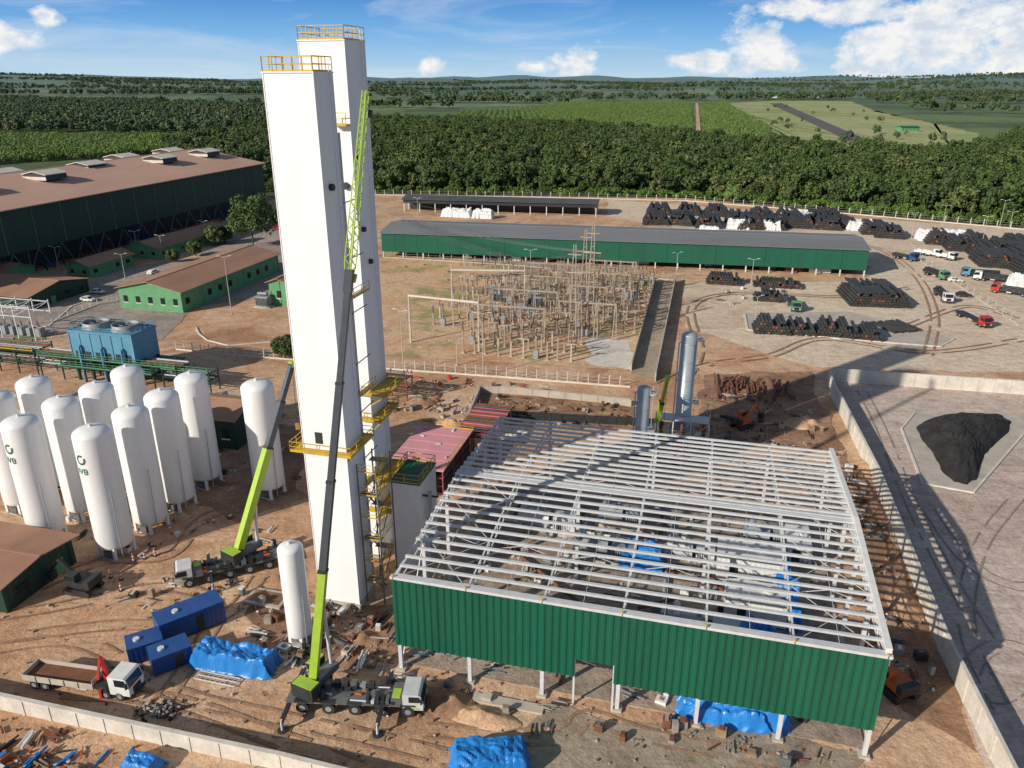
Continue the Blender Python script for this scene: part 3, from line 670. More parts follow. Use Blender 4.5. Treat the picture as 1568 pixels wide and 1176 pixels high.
# cooling tower
b=B(); W_,D_=15.5,7.5
for x in np.linspace(.3,W_-.3,5):
    for y in (.3,D_-.3): b.box(x-.25,x+.25,y-.25,y+.25,0,5,'green_dark')
b.box(-2.5,W_+5,-2,D_+1.5,3.6,3.9,'green_dark'); b.rail([(-2.5,-2),(W_+5,-2),(W_+5,D_+1.5)],3.9,1.1,mat='green_light')
b.box(0,W_,0,D_,5,11,'blue_cool'); b.box(-.15,W_+.15,-.15,D_+.15,10.8,11.15,'blue_cool')
for x in np.linspace(0,W_,7): b.box(x-.1,x+.1,-.12,0,5,10.8,'blue_cool')
for x in np.linspace(1,W_-2.2,6): b.box(x,x+1.3,-.05,.01,5.3,6.8,'dark_steel')
for cx in (4,11.3):
    b.rev((cx,D_/2,11.1),[(3.0,0),(2.6,.6),(2.75,1.3),(2.55,1.3),(2.4,.6),(2.5,.1)],'machine_grey',28); b.cyl((cx,D_/2,11.3),(cx,D_/2,12),.5,'dark_steel')
    b.cyl((cx,D_/2,11.16),(cx,D_/2,11.2),2.4,'dark_steel',n=24)
    for k in range(6): a=k*math.pi/3; b.beam((cx,D_/2,11.9),(cx+2.4*math.cos(a),D_/2+2.4*math.sin(a),11.9),.35,'machine_grey',hh=.06)
b.rail([(0,0),(W_,0),(W_,D_),(0,D_)],11.15,1.0,closed=True,mat='blue_cool')
for x in (2.5,8,13): b.cyl((x,-.6,0),(x,-.6,8),.28,'blue_cool'); b.cyl((x,-.6,8),(x,.1,8),.28,'blue_cool')
b.done('cooling_tower',off(S(215,592),-15.5,0),A0)
# pipe racks, left
def rack(name,loc,L_,D_,lev,mat='green_dark',pm=('machine_grey','green_dark','rust','grey_steel','green_dark'),rl_='green_light'):
    b=B(); n=max(2,int(L_/5))
    for i in range(n+1):
        x=L_*i/n
        for y in (0,D_): b.beam((x,y,0),(x,y,lev[-1]+.8),.22,mat)
        for z in lev: b.beam((x,0,z),(x,D_,z),.2,mat)
    for z in lev:
        for y in (0,D_): b.beam((0,y,z),(L_,y,z),.2,mat)
        for k in range(int(D_/.8)): b.cyl((-.5,.5+k*.8,z+.3),(L_+.5,.5+k*.8,z+.3),R(.1,.25),random.choice(pm),n=7)
    b.rail([(0,-.3),(L_,-.3)],lev[-1]+.2,1.1,mat=rl_); return b.done(name,loc,A0)
rack('pipe_rack',off(S(275,600),-34,0),34,4,(3,5)); rack('pipe_rack',off(S(60,575),-25,0),25,5,(3,5.5),rl_='yellow'); rack('pipe_rack',off(S(250,590),2,-2),11,3,(3,4.5))
rack('pipe_rack',S(560,610),9,3,(3,5),'rust',rl_='rust'); rack('pipe_rack',off(S(700,690),0,0),6,14,(3,),'rust',('rust','dark_steel','pink_steel'),rl_='pink_steel')
b=B() # switchyard-like steel structure at far left
for x in (0,5,10,15):
    for y in (0,6): b.beam((x,y,0),(x,y,9),.22,'galv')
    b.beam((x,0,8.5),(x,6,8.5),.2,'galv')
for y in (0,6):
    for z in (6,8.5): b.beam((0,y,z),(15,y,z),.2,'galv')
    for x in (0,5,10): b.beam((x,y,6),(x+5,y,8.5),.08,'galv')
for k in range(6): b.box(k*2.6,k*2.6+1.3,2,4,.3,2.4,'machine_grey'); b.cyl((k*2.6+.6,3,2.4),(k*2.6+.6,3,3.9),.12,'porcelain',n=6)
b.done('electrical_substation',S(-20,515),A0)
for i in range(9):
    compressor('pump_skid',off(S(10+45*i,640),0,R(-2,3)),3.4+i%2,i,'green_dark' if i%2 else 'machine_grey')

# ------------------------------------------------------------------ walls & fences
def wall(name,pts,h=3,t=.3,mat='concrete_white',panel=3.0):
    b=B()
    for a,c in zip(pts,pts[1:]):
        L=math.hypot(c[0]-a[0],c[1]-a[1]); n=max(1,int(L/panel)); dx,dy=(c[0]-a[0])/L,(c[1]-a[1])/L
        b.beam((a[0],a[1],h/2),(c[0],c[1],h/2),t,mat,hh=h)
        b.beam((a[0],a[1],h+.06),(c[0],c[1],h+.06),t+.12,mat,hh=.12)
        for i in range(n+1):
            x=a[0]+(c[0]-a[0])*i/n;y=a[1]+(c[1]-a[1])*i/n; b.cbox((x,y,h/2),(.4,t+.14,h-.01),mat,math.atan2(dy,dx))
    return b.done(name)
c0=S(1268,592); wall('perimeter_wall',[(41,30),(45.5,55),S(1440,1000),S(1340,742),S(1290,640),S(1270,600),(c0[0]+.6,c0[1]+1.5),(c0[0]+2.5,c0[1]+2.6),S(1568,605),(190,140)],3.0)
wall('perimeter_wall',[(-85,69.5),S(0,1085),S(430,1178),(10,45)],1.9,.35)
wall('substation_wall',[S(1034,432),S(1003,584)],2.0,.2,'concrete'); wall('substation_wall',[S(1003,432),S(966,568)],1.8,.2,'concrete')
wall('low_wall',[S(735,602),S(790,604),S(965,622)],1.5,.3,'concrete'); wall('low_wall',[S(735,602),S(715,650)],1.5,.3,'concrete')
wall('low_wall',[S(745,640),S(1010,655)],1.6,.25,'dark_steel',2)
def fence(name,pts,h=2.2,step=3,w=.14,mat='concrete_white',rails=3,rw=.03):
    b=B()
    for a,c in zip(pts,pts[1:]):
        L=math.hypot(c[0]-a[0],c[1]-a[1]); n=max(1,int(L/step))
        for i in range(n): 
            x=a[0]+(c[0]-a[0])*i/n;y=a[1]+(c[1]-a[1])*i/n; b.box(x-w/2,x+w/2,y-w/2,y+w/2,0,h,mat); b.beam((x,y,h),(x+.15,y-.25,h+.35),w,mat)
        for k in range(rails): z=h*(k+.6)/rails; b.beam((a[0],a[1],z),(c[0],c[1],z),rw,'galv')
        b.beam((a[0],a[1],.2),(c[0],c[1],.2),.15,mat,hh=.4)
    return b.done(name)
fence('perimeter_fence',P((440,303),(575,299),(800,302),(1050,308),(1300,328),(1568,352),(1800,374)),2.8,5,.25)
fence('substation_fence',P((590,566),(760,578),(965,594)),2.2,2.2,.17); fence('substation_fence',P((588,395),(800,408),(1034,430)),2.2,4,.16,'concrete')
fence('yard_fence',P((1395,392),(1470,440),(1560,500)),2.2,5,.18,'concrete'); fence('site_fence',P((270,536),(360,545),(450,552)),2,2.2,.16)
fence('site_fence',P((80,495),(150,468),(240,455)),1.8,2.5,.15)

# ------------------------------------------------------------------ substation
b=B()
sx0=S(598,540); 
for i in range(19):
    for j in range(13):
        s_=2+i*2.9+R(-.4,.4); d_=4+j*6.4+R(-.4,.4)
        if R(0,1)<.16 or (i<5 and j<3): continue
        if i>14 and j<4: continue
        h=R(3.0,6.0); k=R(0,1); pm_=random.choice(['post_concrete','post_concrete','concrete','concrete_grey'])
        b.box(s_-.17,s_+.17,d_-.17,d_+.17,.1,h,pm_); b.box(s_-.4,s_+.4,d_-.4,d_+.4,0,.35,'concrete')
        if k<.4: b.cyl((s_,d_,h),(s_,d_,h+1.5),.2,'porcelain',.14,7); b.cyl((s_,d_,h+1.5),(s_,d_,h+1.9),.24,'grey_steel',n=7)
        elif k<.8:
            b.box(s_-1.3,s_+1.3,d_-.12,d_+.12,h,h+.22,pm_)
            for x in (-1.1,0,1.1): b.cyl((s_+x,d_,h+.22),(s_+x,d_,h+1.5),.14,'porcelain',.1,6)
            b.beam((s_-1.1,d_,h+1.5),(s_+1.1,d_+.4,h+1.5),.08,'grey_steel')
        else:
            b.box(s_-.6,s_+.6,d_-.5,d_+.5,.4,2.2,'machine_grey'); b.cyl((s_,d_,2.0),(s_,d_,h+.6),.2,'porcelain',n=7)
for (sa,sb_),dl_ in (((16,34),(14,30,46,62)),((36,50),(22,38,54,70))): # bus gantries
    for d_ in dl_:
        n_=4
        for i in range(n_):
            x=sa+(sb_-sa)*i/(n_-1); b.beam((x-.5,d_,0),(x-.12,d_,9.5),.26,'post_concrete',.2); b.beam((x+.5,d_,0),(x+.12,d_,9.5),.26,'post_concrete',.2)
            for z in (2.5,5,7.5): b.beam((x-.4,d_,z),(x+.4,d_,z),.14,'post_concrete')
        b.beam((sa,d_,9.2),(sb_,d_,9.2),.34,'post_concrete'); b.beam((sa,d_,7.6),(sb_,d_,7.6),.12,'grey_steel')
        for k in range(9): x=sa+(sb_-sa)*(k+.5)/9; b.cyl((x,d_,9),(x,d_,8),.1,'porcelain',n=6)
    for k in range(9): x=sa+(sb_-sa)*(k+.5)/9; b.beam((x,dl_[0],7.9),(x,dl_[-1],7.9),.05,'grey_steel')
for j in range(0,10,2):
    for x in (0,1.1,2.2): b.beam((2,4+j*8.5+x*.5,6.3),(50,4+j*8.5+x*.5,6.3),.04,'grey_steel')
def poly_pole(x,y,h,w=.5,mt='post_concrete'):
    b.beam((x-.9,y,0),(x-.25,y,h),w*.6,mt,w*.4); b.beam((x+.9,y,0),(x+.25,y,h),w*.6,mt,w*.4)
    for k in range(1,9): z=h*k/9; r_=.9-.65*k/9; b.beam((x-r_,y,z),(x+r_,y,z),.15,mt)
for s_,d_ in ((2,8),(20,6),(2,40),(22,44)): b.beam((s_,d_,0),(s_,d_,12.5),.45,'concrete',.3)
b.beam((2,8,12),(20,6,12),.42,'concrete_white'); b.beam((2,40,11),(22,44,11),.4,'concrete_white')
b.done('electrical_substation',(sx0[0],sx0[1],0),A0)
def gantry(u,v_,h):
    global b
    x,y=S(u,v_); b=B(); poly_pole(0,0,h); b.beam((-2.2,0,h*.72),(2.2,0,h*.72),.2,'concrete'); b.beam((-1.6,0,h*.9),(1.6,0,h*.9),.16,'concrete')
    for x_ in (-2,0,2): b.cyl((x_,0,h*.72-.1),(x_,0,h*.72-1.3),.12,'porcelain',n=6)
    b.done('transmission_pole',(x,y,0),A0); return (x,y,h)
g1=gantry(876,523,24); g2=gantry(903,500,27); g3=gantry(893,470,22); gantry(716,432,9)
b=B()
def wire(a,c,sag=1.5,r=.025):
    a=Vector(a);c=Vector(c); pr=a
    for i in range(1,11):
        f=i/10; q=a.lerp(c,f); q.z-=sag*4*f*(1-f); b.beam(pr,q,r*2,'grey_steel'); pr=q
for g in (g1,g2,g3):
    for dx in (-2,0,2):
        wire((g[0]+dx,g[1],g[2]*.72),(-60+dx,290,20),3); wire((g[0]+dx,g[1],g[2]*.72),(g[0]-32+dx*.6,g[1]+5,12),1.5)
wire(g2,(130,300,16),4); wire(g2,(-90,330,24),4)
b.done('overhead_wires')
def transformer(u,v_):
    x,y=S(u,v_); b=B(); b.box(-2.5,2.5,-1.6,1.6,0,.4,'concrete'); b.box(-1.8,1.8,-1,1,.4,3.2,'machine_grey')
    for k in range(9): b.box(-1.7+k*.42,-1.62+k*.42,-1.6,-1,.8,2.8,'machine_grey'); b.box(-1.7+k*.42,-1.62+k*.42,1,1.6,.8,2.8,'machine_grey')
    b.cyl((-1.6,0,3.9),(1.2,0,3.9),.4,'machine_grey')
    for x_ in (-1,0,1): b.cyl((x_,.5,3.2),(x_,.9,4.8),.14,'porcelain',.08,7)
    b.done('power_transformer',(x,y,0),A0)
transformer(405,470); transformer(820,470); transformer(760,462)
def lamp(u,v_,h=9,two=True):
    x,y=S(u,v_); b=B(); b.cyl((0,0,0),(0,0,h),.12,'concrete',.07,8); b.cyl((0,0,0),(0,0,.3),.3,'concrete',n=8)
    for sg in ((-1,1) if two else (1,)): b.beam((0,0,h-.1),(sg*1.3,0,h+.3),.08,'galv'); b.box(sg*1.1,sg*1.1+.8*sg,-.15,.15,h+.25,h+.37,'white') if sg>0 else b.box(-1.9,-1.1,-.15,.15,h+.25,h+.37,'white')
    b.done('street_lamp',(x,y,0),R(-.5,.5))
for u,v_,h in ((28,540,10),(92,420,9),(212,392,9),(50,418,8),(355,482,16),(192,427,8),(1150,436,8),(1155,500,8),(1035,425,8),(405,362,10),(315,370,8),(1395,365,10),(1502,380,12),(1530,350,12),(618,570,14),(740,575,14),(812,455,14),(716,500,13),(1440,360,12),(70,545,7),(640,330,8),(700,560,6),(250,395,8),(310,345,8),(1540,372,12)): lamp(u,v_,h)

# ------------------------------------------------------------------ pipe stacks
def stack(name,loc,ang,n,rows,r=.38,L_=6,tiers=3,gap=.6):
    b=B()
    for k in range(rows):
        y0=k*(L_+gap)
        for t in range(tiers):
            for i in range(n-t):
                if t>=tiers-2 and R(0,1)<.3: continue
                x=(i+t*.5)*2*r; z=r+t*r*1.75; j=R(-.35,.35)
                b.cyl((x,y0+j,z),(x+R(-.05,.05),y0+L_+j,z),r,'pipe_black',n=7,capmat='rust' if R(0,1)<.08 else 'pipe_black')
        for yy in (1,L_-1): b.box(-.3,n*2*r,y0+yy-.08,y0+yy+.08,0,.05,'wood')
    return b.done(name,(loc[0],loc[1],.2),ang)
stack('pipe_stack',S(1156,512),A0+.05,11,1,.42,7,5); stack('pipe_stack',S(1205,514),A0+.05,9,1,.42,7,4)
stack('pipe_stack',S(1250,516),A0,11,1,.42,7,5); stack('pipe_stack',S(1300,521),A0,10,1,.42,7,4)
stack('pipe_stack',S(1302,470),A0+.1,20,2,.42,8,6); stack('pipe_stack',S(1082,436),A0,13,1,.42,6,4); stack('pipe_stack',S(1155,462),A0,10,1,.42,6,4)
stack('pipe_stack',S(1370,512),A0+.5,12,1,.35,9,1); stack('pipe_stack',S(1155,440),A0,18,1,.4,6,3)
for i,(u,v_) in enumerate([(985,345),(1020,345),(1065,350),(1078,332),(1035,330),(1110,342),(1150,338),(1130,352),(990,330),(1205,350),(1245,352),(1190,340),(1270,350),(1250,338),(1340,365),(1230,342),(1160,352),(1320,360)]):
    stack('pipe_stack',S(u,v_),A0+R(-.1,.1),12,2,.5,7,5)
for i,(u,v_) in enumerate([(1418,375),(1450,385),(1488,395),(1520,390),(1548,400),(1530,412),(1555,420),(1475,378),(1545,385),(1500,410),(1590,410),(1600,430),(1560,395)]):
    stack('pipe_stack',S(u,v_),A0+R(-.1,.1),10,2,.5,7,5)
for i,(u,v_,l,w) in enumerate([(1130,350,10,6),(1218,336,15,8),(1322,352,14,9),(1440,368,18,9),(1568,440,9,7),(1085,362,9,5),(700,332,14,6),(740,334,10,6),(1180,352,8,5)]): tarp('tarp_covered_stack',S(u,v_),A0,l,w,4,'white_tarp',i+20)
rb=B()
for i in range(46): rb.cbox((R(0,15),R(0,9),.15+R(0,.9)),(R(4,7),R(.2,.4),R(.2,.4)),'rust',R(1.1,1.7))
rb.done('rusty_beam_pile',S(1092,606),A0)

# ------------------------------------------------------------------ vehicles
def wheel(b,x,y,r=.52,w=.34):
    sg=1 if y>0 else -1
    b.cyl((x,y-sg*w,r),(x,y,r),r,'tyre',n=16); b.cyl((x,y,r),(x,y+sg*.03,r),r*.5,'machine_grey',n=10)
def cab(b,x0,x1,w,z0,z1,mat):
    h=z1-z0; L=x1-x0
    b.prism([(x0,z0),(x1-.05,z0),(x1,z0+h*.42),(x1-.28,z1-.12),(x1-.5,z1),(x0,z1)],-w/2,w/2,mat)
    b.add([(x1+.01,-w/2+.12,z0+h*.46),(x1+.01,w/2-.12,z0+h*.46),(x1-.25,w/2-.16,z1-.2),(x1-.25,-w/2+.16,z1-.2)],[(0,1,2,3)],'glass')
    for sg in (-1,1):
        y=sg*(w/2+.012); b.add([(x0+L*.3,y,z0+h*.5),(x1-.18,y,z0+h*.5),(x1-.38,y,z1-.22),(x0+L*.3,y,z1-.22)],[(0,1,2,3)],'glass')
        b.box(x1-.25,x1-.1,min(y,y+sg*.25),max(y,y+sg*.25),z0+h*.5,z0+h*.8,'dark_steel')
        b.box(x1-.08,x1+.04,sg*w*.36-.15,sg*w*.36+.15,z0+.1,z0+.3,'white')
    b.box(x1-.1,x1+.08,-w/2,w/2,z0-.35,z0,'dark_steel'); b.box(x1-.02,x1+.03,-w*.25,w*.25,z0+.1,z0+h*.36,'dark_steel')
def truck(name,loc,ang,L=10,mat='white',load=None,bedmat='white',arm=False,axles=(1.2,2.5)):
    b=B(); b.box(-L/2,L/2-.6,-.45,.45,.6,.95,'dark_steel')
    xf=L/2-1.3
    for x in [xf]+[-L/2+a for a in axles]+([xf-1.6] if L>11 else []):
        for sg in (-1,1): wheel(b,x,sg*1.2)
    cab(b,L/2-2.3,L/2,2.4,.75,2.95,mat)
    x1=L/2-2.6-(1.6 if arm else 0); b.box(-L/2,x1,-1.25,1.25,1.0,1.2,bedmat)
    if load!='none':
        for y in (-1.25,1.19): b.box(-L/2,x1,y,y+.06,1.2,1.75,bedmat)
        b.box(-L/2,-L/2+.06,-1.19,1.19,1.2,1.75,bedmat); b.box(x1-.06,x1,-1.19,1.19,1.2,2.1,bedmat)
        b.box(-L/2+.06,x1-.06,-1.19,1.19,1.2,1.24,'rust')
        for k in range(1,5): xx=-L/2+k*(x1+L/2)/5; b.box(xx-.04,xx+.04,-1.3,-1.25,1.0,1.75,'grey_steel'); b.box(xx-.04,xx+.04,1.25,1.3,1.0,1.75,'grey_steel')
    if load=='pipes':
        for t in range(3):
            for i in range(5-t): b.cyl((-L/2+.2,-.95+i*.48+t*.24,1.45+t*.42),(x1-.2,-.95+i*.48+t*.24,1.45+t*.42),.23,'pipe_black',n=8)
    if arm:
        c='red'; xa=x1+.8; b.box(xa-.6,xa+.6,-1.1,1.1,1,1.6,'dark_steel'); b.beam((xa,0,1.6),(xa,0,3.1),.4,c); b.beam((xa,0,3.0),(xa-.8,.6,3.7),.32,c); b.beam((xa-.8,.6,3.7),(xa-.2,-1,2.2),.26,c); b.beam((xa,0,3.0),(xa+.1,1.1,2.0),.28,'dark_steel')
        for sg in (-1,1): b.box(xa-.15,xa+.15,sg*1.2-.15,sg*1.2+.15,.1,1.2,c)
    for sg in (-1,1): b.cyl((0,sg*.9,.85),(1.2,sg*.9,.85),.3,'galv'); b.box(-L/2+.2,-L/2+3,sg*1.2-.04,sg*1.2+.04,1.0-.05,1.0,'dark_steel')
    return b.done(name,(loc[0],loc[1],.14),ang)
truck('flatbed_crane_truck',(-45.2,64.2),math.radians(-10),12.5,'white',None,'concrete',True)
truck('cargo_truck',(126.5,220),math.radians(-103),12,'white','pipes','dark_steel')
truck('cargo_truck',(122.5,197),math.radians(-88),13,'red','none','dark_steel')
truck('cargo_truck',(154,276),math.radians(-60),13,'white',None,'white'); truck('cargo_truck',S(1500,425),math.radians(160),11,'blue_cool','pipes','dark_steel'); truck('cargo_truck',S(1420,392),math.radians(-50),9,'white',None,'white')
truck('cargo_truck',S(1215,473),math.radians(-100),9,'green_light','pipes','dark_steel')
truck('cargo_truck',S(1522,432),math.radians(150),12,'white','pipes','dark_steel'); truck('cargo_truck',S(1548,452),math.radians(140),11,'red','pipes','dark_steel'); truck('cargo_truck',S(1385,398),math.radians(-60),9,'blue_dark',None,'dark_steel'); truck('cargo_truck',S(1432,425),math.radians(-80),10,'green_light','pipes','dark_steel')
def car(u,v_,ang,mat):
    x,y=S(u,v_); b=B(); b.prism([(-2.1,.35),(2.1,.35),(2.15,.75),(1.2,.95),(.5,1.45),(-1.1,1.48),(-1.9,1.0),(-2.1,.9)],-.85,.85,mat)
    for sg in (-1,1):
        b.add([(-1.5,sg*.86,.98),(.95,sg*.86,.98),(.45,sg*.86,1.38),(-1.0,sg*.86,1.4)],[(0,1,2,3)],'glass')
        for xx in (-1.3,1.35): wheel(b,xx,sg*.86,.33,.2)
    b.add([(1.18,-.7,.98),(1.18,.7,.98),(.56,.65,1.43),(.56,-.65,1.43)],[(0,1,2,3)],'glass'); b.done('parked_car',(x,y,.14),ang)
for i,(u,v_) in enumerate([(96,438),(108,440),(120,430),(70,462),(82,458),(135,462),(150,450),(415,345),(425,352),(235,420),(1475,455),(1462,432)]): car(u,v_,A0+random.choice([0,1.57]),random.choice(['white','silver','dark_steel','red','white']))
def crane(name,loc,ang,L,pivot,tip,secs,wide,jib=True,flip=1,stow=True):
    b=B(); ca,sa=math.cos(-ang),math.sin(-ang)
    def W(p): x,y=p[0]-loc[0],p[1]-loc[1]; return Vector((x*ca-y*sa,x*sa+y*ca,p[2]))
    b.box(-L/2,L/2-2,-.6,.6,.7,1.3,'dark_steel'); b.box(-L/2,L/2-2.1,-1.35,1.35,1.3,1.5,'grey_steel')
    n=5
    for i in range(n):
        x=L/2-1.6-i*(L-3.2)/(n-1)*1.0
        for sg in (-1,1): wheel(b,x,sg*1.35,.66,.45); b.box(x-.75,x+.75,sg*1.1-.3,sg*1.1+.3,1.38,1.52,'dark_steel')
    cab(b,L/2-2.1,L/2,2.6,.9,2.8,'galv'); b.box(L/2-3.3,L/2-2.2,-1.2,1.2,1.5,2.1,'grey_steel'); b.box(L/2-1.9,L/2-.4,-1.31,1.31,1.0,1.2,'lime'); b.box(L/2-3.2,L/2-2.4,-1.0,.2,2.1,2.25,'lime')
    for k in range(7): b.box(-L/2+2.6+k*.9,-L/2+3.2+k*.9,.7+R(-.3,0),1.3,1.5,1.8+R(0,.5),random.choice(['dark_steel','grey_steel','machine_grey','galv','dark_steel']))
    for k in range(6): b.box(1.2+k*.5,1.5+k*.5,-1.3,-.4,1.5,1.75+R(0,.5),random.choice(['dark_steel','grey_steel','galv']))
    for k in range(18): b.cbox((R(-L/2+1,L/2-3.4),R(-1.2,1.2),1.6+R(0,.3)),(R(.2,.9),R(.1,.4),R(.1,.4)),random.choice(['dark_steel','grey_steel','galv','orange','white']),R(-.2,.2))
    for sg in (-1,1): b.cyl((L/2-3.8,sg*1.0,1.5),(-.5,sg*1.0,1.62),.09,'galv',n=6)
    for x in (-L/2+.3,L/2-4.2): # outriggers
        for sg in (-1,1):
            b.box(x-.2,x+.2,min(sg*1.2,sg*3.8),max(sg*1.2,sg*3.8),.95,1.29,'dark_steel'); b.cyl((x,sg*3.7,.15),(x,sg*3.7,1.4),.14,'galv',n=8); b.cyl((x,sg*3.7,.0),(x,sg*3.7,.15),.5,'dark_steel'); b.box(x-.8,x+.8,sg*3.7-.8,sg*3.7+.8,-.05,.0,'wood')
    pv=W(pivot); tp=W(tip); dv=(tp-pv).normalized(); hz=Vector((dv.x,dv.y,0)).normalized(); sd=Vector((-hz.y,hz.x,0)); base=Vector((pv.x,pv.y,0))+hz*1.2
    b.cyl((base.x,base.y,1.5),(base.x,base.y,1.9),1.1,'dark_steel')
    hang=math.atan2(hz.y,hz.x)
    b.cbox(base+Vector((0,0,2.3)),(4.0,1.3,.8),'grey_steel',hang); b.cbox(base-hz*2.4+Vector((0,0,2.5)),(1.4,2.7,1.5),'dark_steel',hang); b.cbox(base-hz*2.4+Vector((0,0,3.28)),(1.3,2.4,.06),'lime',hang)
    c=base+sd*1.4+hz*.8; b.cbox(c+Vector((0,0,2.6)),(1.8,.9,1.5),'lime',hang); b.cbox(c+Vector((0,0,2.85)),(1.84,.94,.75),'glass',hang); b.cyl(base+Vector((-hz.x,-hz.y,3.1)),base+Vector((-hz.x,-hz.y,3.1))+sd*.7,.45,'dark_steel')
    for f0,f1,w,mt in secs:
        b.beam(pv.lerp(tp,f0),pv.lerp(tp,f1),w,mt,hh=w*1.25); e=pv.lerp(tp,f1); b.beam(e-dv*.3,e,w*1.12,'dark_steel',hh=w*1.38)
    q=pv.lerp(tp,.16 if jib else .3); b.cyl(base+hz*1.6+Vector((0,0,2.2)),q,.2,'galv',n=10)
    u2=dv.cross(sd).normalized()
    if jib:
        f0=secs[-1][1]; a=pv.lerp(tp,f0); n=26; s2=sd
        def cr(f,i,j): w=.42*(1-.5*f)*(min(1,.45+f*6)); return a.lerp(tp,f)+s2*w*i+u2*w*j
        for k in range(n):
            g0,g1_=k/n,(k+1)/n; sg=1 if k%2 else -1
            for i,j in ((1,1),(1,-1),(-1,-1),(-1,1)): b.beam(cr(g0,i,j),cr(g1_,i,j),.09,'lime')
            for (i,j),(i2,j2) in (((1,1),(-1,1)),((1,-1),(-1,-1)),((1,1),(1,-1)),((-1,1),(-1,-1))):
                b.beam(cr(g0,i,j) if sg>0 else cr(g0,i2,j2),cr(g1_,i2,j2) if sg>0 else cr(g1_,i,j),.05,'lime')
        b.beam(a-dv*1.2,a+dv*1.0,.75,'boom_grey',hh=.95); b.beam(a-dv*.2-u2*.7,a+dv*.6-u2*.9,.35,'lime')
        hk=tp+Vector((.3,0,-2)); b.beam(tp,hk,.05,'dark_steel'); b.cbox(hk,(.4,.3,.7),'dark_steel')
        b.beam(pv.lerp(tp,.05)-u2*.9,tp,.035,'dark_steel')
    else:
        hk=tp+Vector((.2,0,-9)); b.beam(tp,hk,.06,'dark_steel'); b.cbox(hk,(.5,.3,.9),'yellow'); b.cbox(tp,(.7,.7,.8),'lime',hang)
    return b.done(name,(loc[0],loc[1],.14),ang)
crane('mobile_crane',(-15.8,61.6),math.radians(-3),14,(-20.3,62.3,3.0),(-13.5,76,58.9),[(0,.20,.80,'lime'),(.20,.36,.72,'boom_grey'),(.36,.53,.64,'boom_grey'),(.53,.70,.56,'boom_grey')],1)
crane('mobile_crane',(-36.8,84.5),math.radians(204),13,(-35.6,85.6,3.0),(-29,95.5,25),[(0,.55,.85,'lime'),(.55,.8,.7,'boom_grey'),(.8,1,.55,'boom_grey')],1,jib=False)
crane('mobile_crane',S(1000,690),math.radians(80),10,(S(1000,690)[0],S(1000,690)[1],3),(*S(1022,580,16),16),[(0,.6,.7,'lime'),(.6,1,.5,'lime')],1,jib=False)
def excavator(u,v_,ang,mat='orange'):
    x,y=S(u,v_); b=B()
    for sg in (-1,1): b.prism([(-1.9,.3),(-1.5,0),(1.5,0),(1.9,.3),(1.9,.6),(1.5,.9),(-1.5,.9),(-1.9,.6)],sg*1.1-.28,sg*1.1+.28,'dark_steel')
    b.cyl((0,0,.8),(0,0,1.1),.7,'dark_steel'); b.box(-1.9,1.2,-1.2,1.2,1.1,1.9,mat); b.box(-1.95,-1.2,-1.21,1.21,1.2,2.2,'dark_steel'); b.box(-.1,1.3,.2,1.22,1.9,2.9,mat); b.box(-.05,1.33,.16,1.24,2.1,2.75,'glass')
    b.beam((1,-.3,1.7),(3.2,-.3,3.9),.4,mat); b.beam((3.2,-.3,3.9),(4.9,-.3,1.8),.3,mat); b.prism([(4.5,1.8),(5.2,1.9),(5.4,1.0),(4.6,.6)],-.8,.2,'dark_steel'); b.done('excavator',(x,y,.14),ang)
excavator(1368,1060,1.9); excavator(130,905,2.9,'dark_steel'); excavator(1135,655,.6)

# ------------------------------------------------------------------ yard items
def cont(name,loc,ang,l,w,h,mat):
    b=B(); b.box(0,l,0,w,.15,h,mat); 
    for x in np.arange(.2,l,.5): b.box(x,x+.2,-.04,w+.04,.3,h-.2,mat)
    b.box(-.04,l+.04,-.06,w+.06,h-.15,h+.03,mat); b.box(0,l,.1,w-.1,0,.15,'dark_steel'); b.box(l*.55,l*.55+.9,-.065,-.04,.2,h*.8,'dark_steel'); b.cyl((l*.3,w/2,h),(l*.3,w/2,h+.25),.35,'galv')
    for x in (0.05,l-.05):
        for y in (.05,w-.05): b.box(x-.08,x+.08,y-.08,y+.08,0,h+.06,mat)
    b.done(name,(*loc,.14),ang)
cont('blue_container',S(250,992),math.radians(38),7.2,2.9,2.9,'blue_dark'); cont('blue_container',S(200,1022),math.radians(30),3.6,2.6,2.2,'blue_dark'); cont('blue_container',S(238,1038),math.radians(35),4.0,2.6,2.2,'blue_dark')
tarp('tarp_covered_cargo',S(362,1018),math.radians(-12),9.5,3.6,2.4,'blue_tarp',3); tarp('tarp_covered_cargo',S(750,1172),.1,7.5,4.5,2,'blue_tarp',5); tarp('tarp_covered_cargo',S(1105,1096),A0,9,3.5,1.8,'blue_tarp',6); tarp('tarp_covered_cargo',S(218,1178),A0,4,2.5,1.5,'blue_tarp',8)
tarp('tarp_covered_cargo',S(1195,890),A0,3,6,3,'blue_tarp',11)
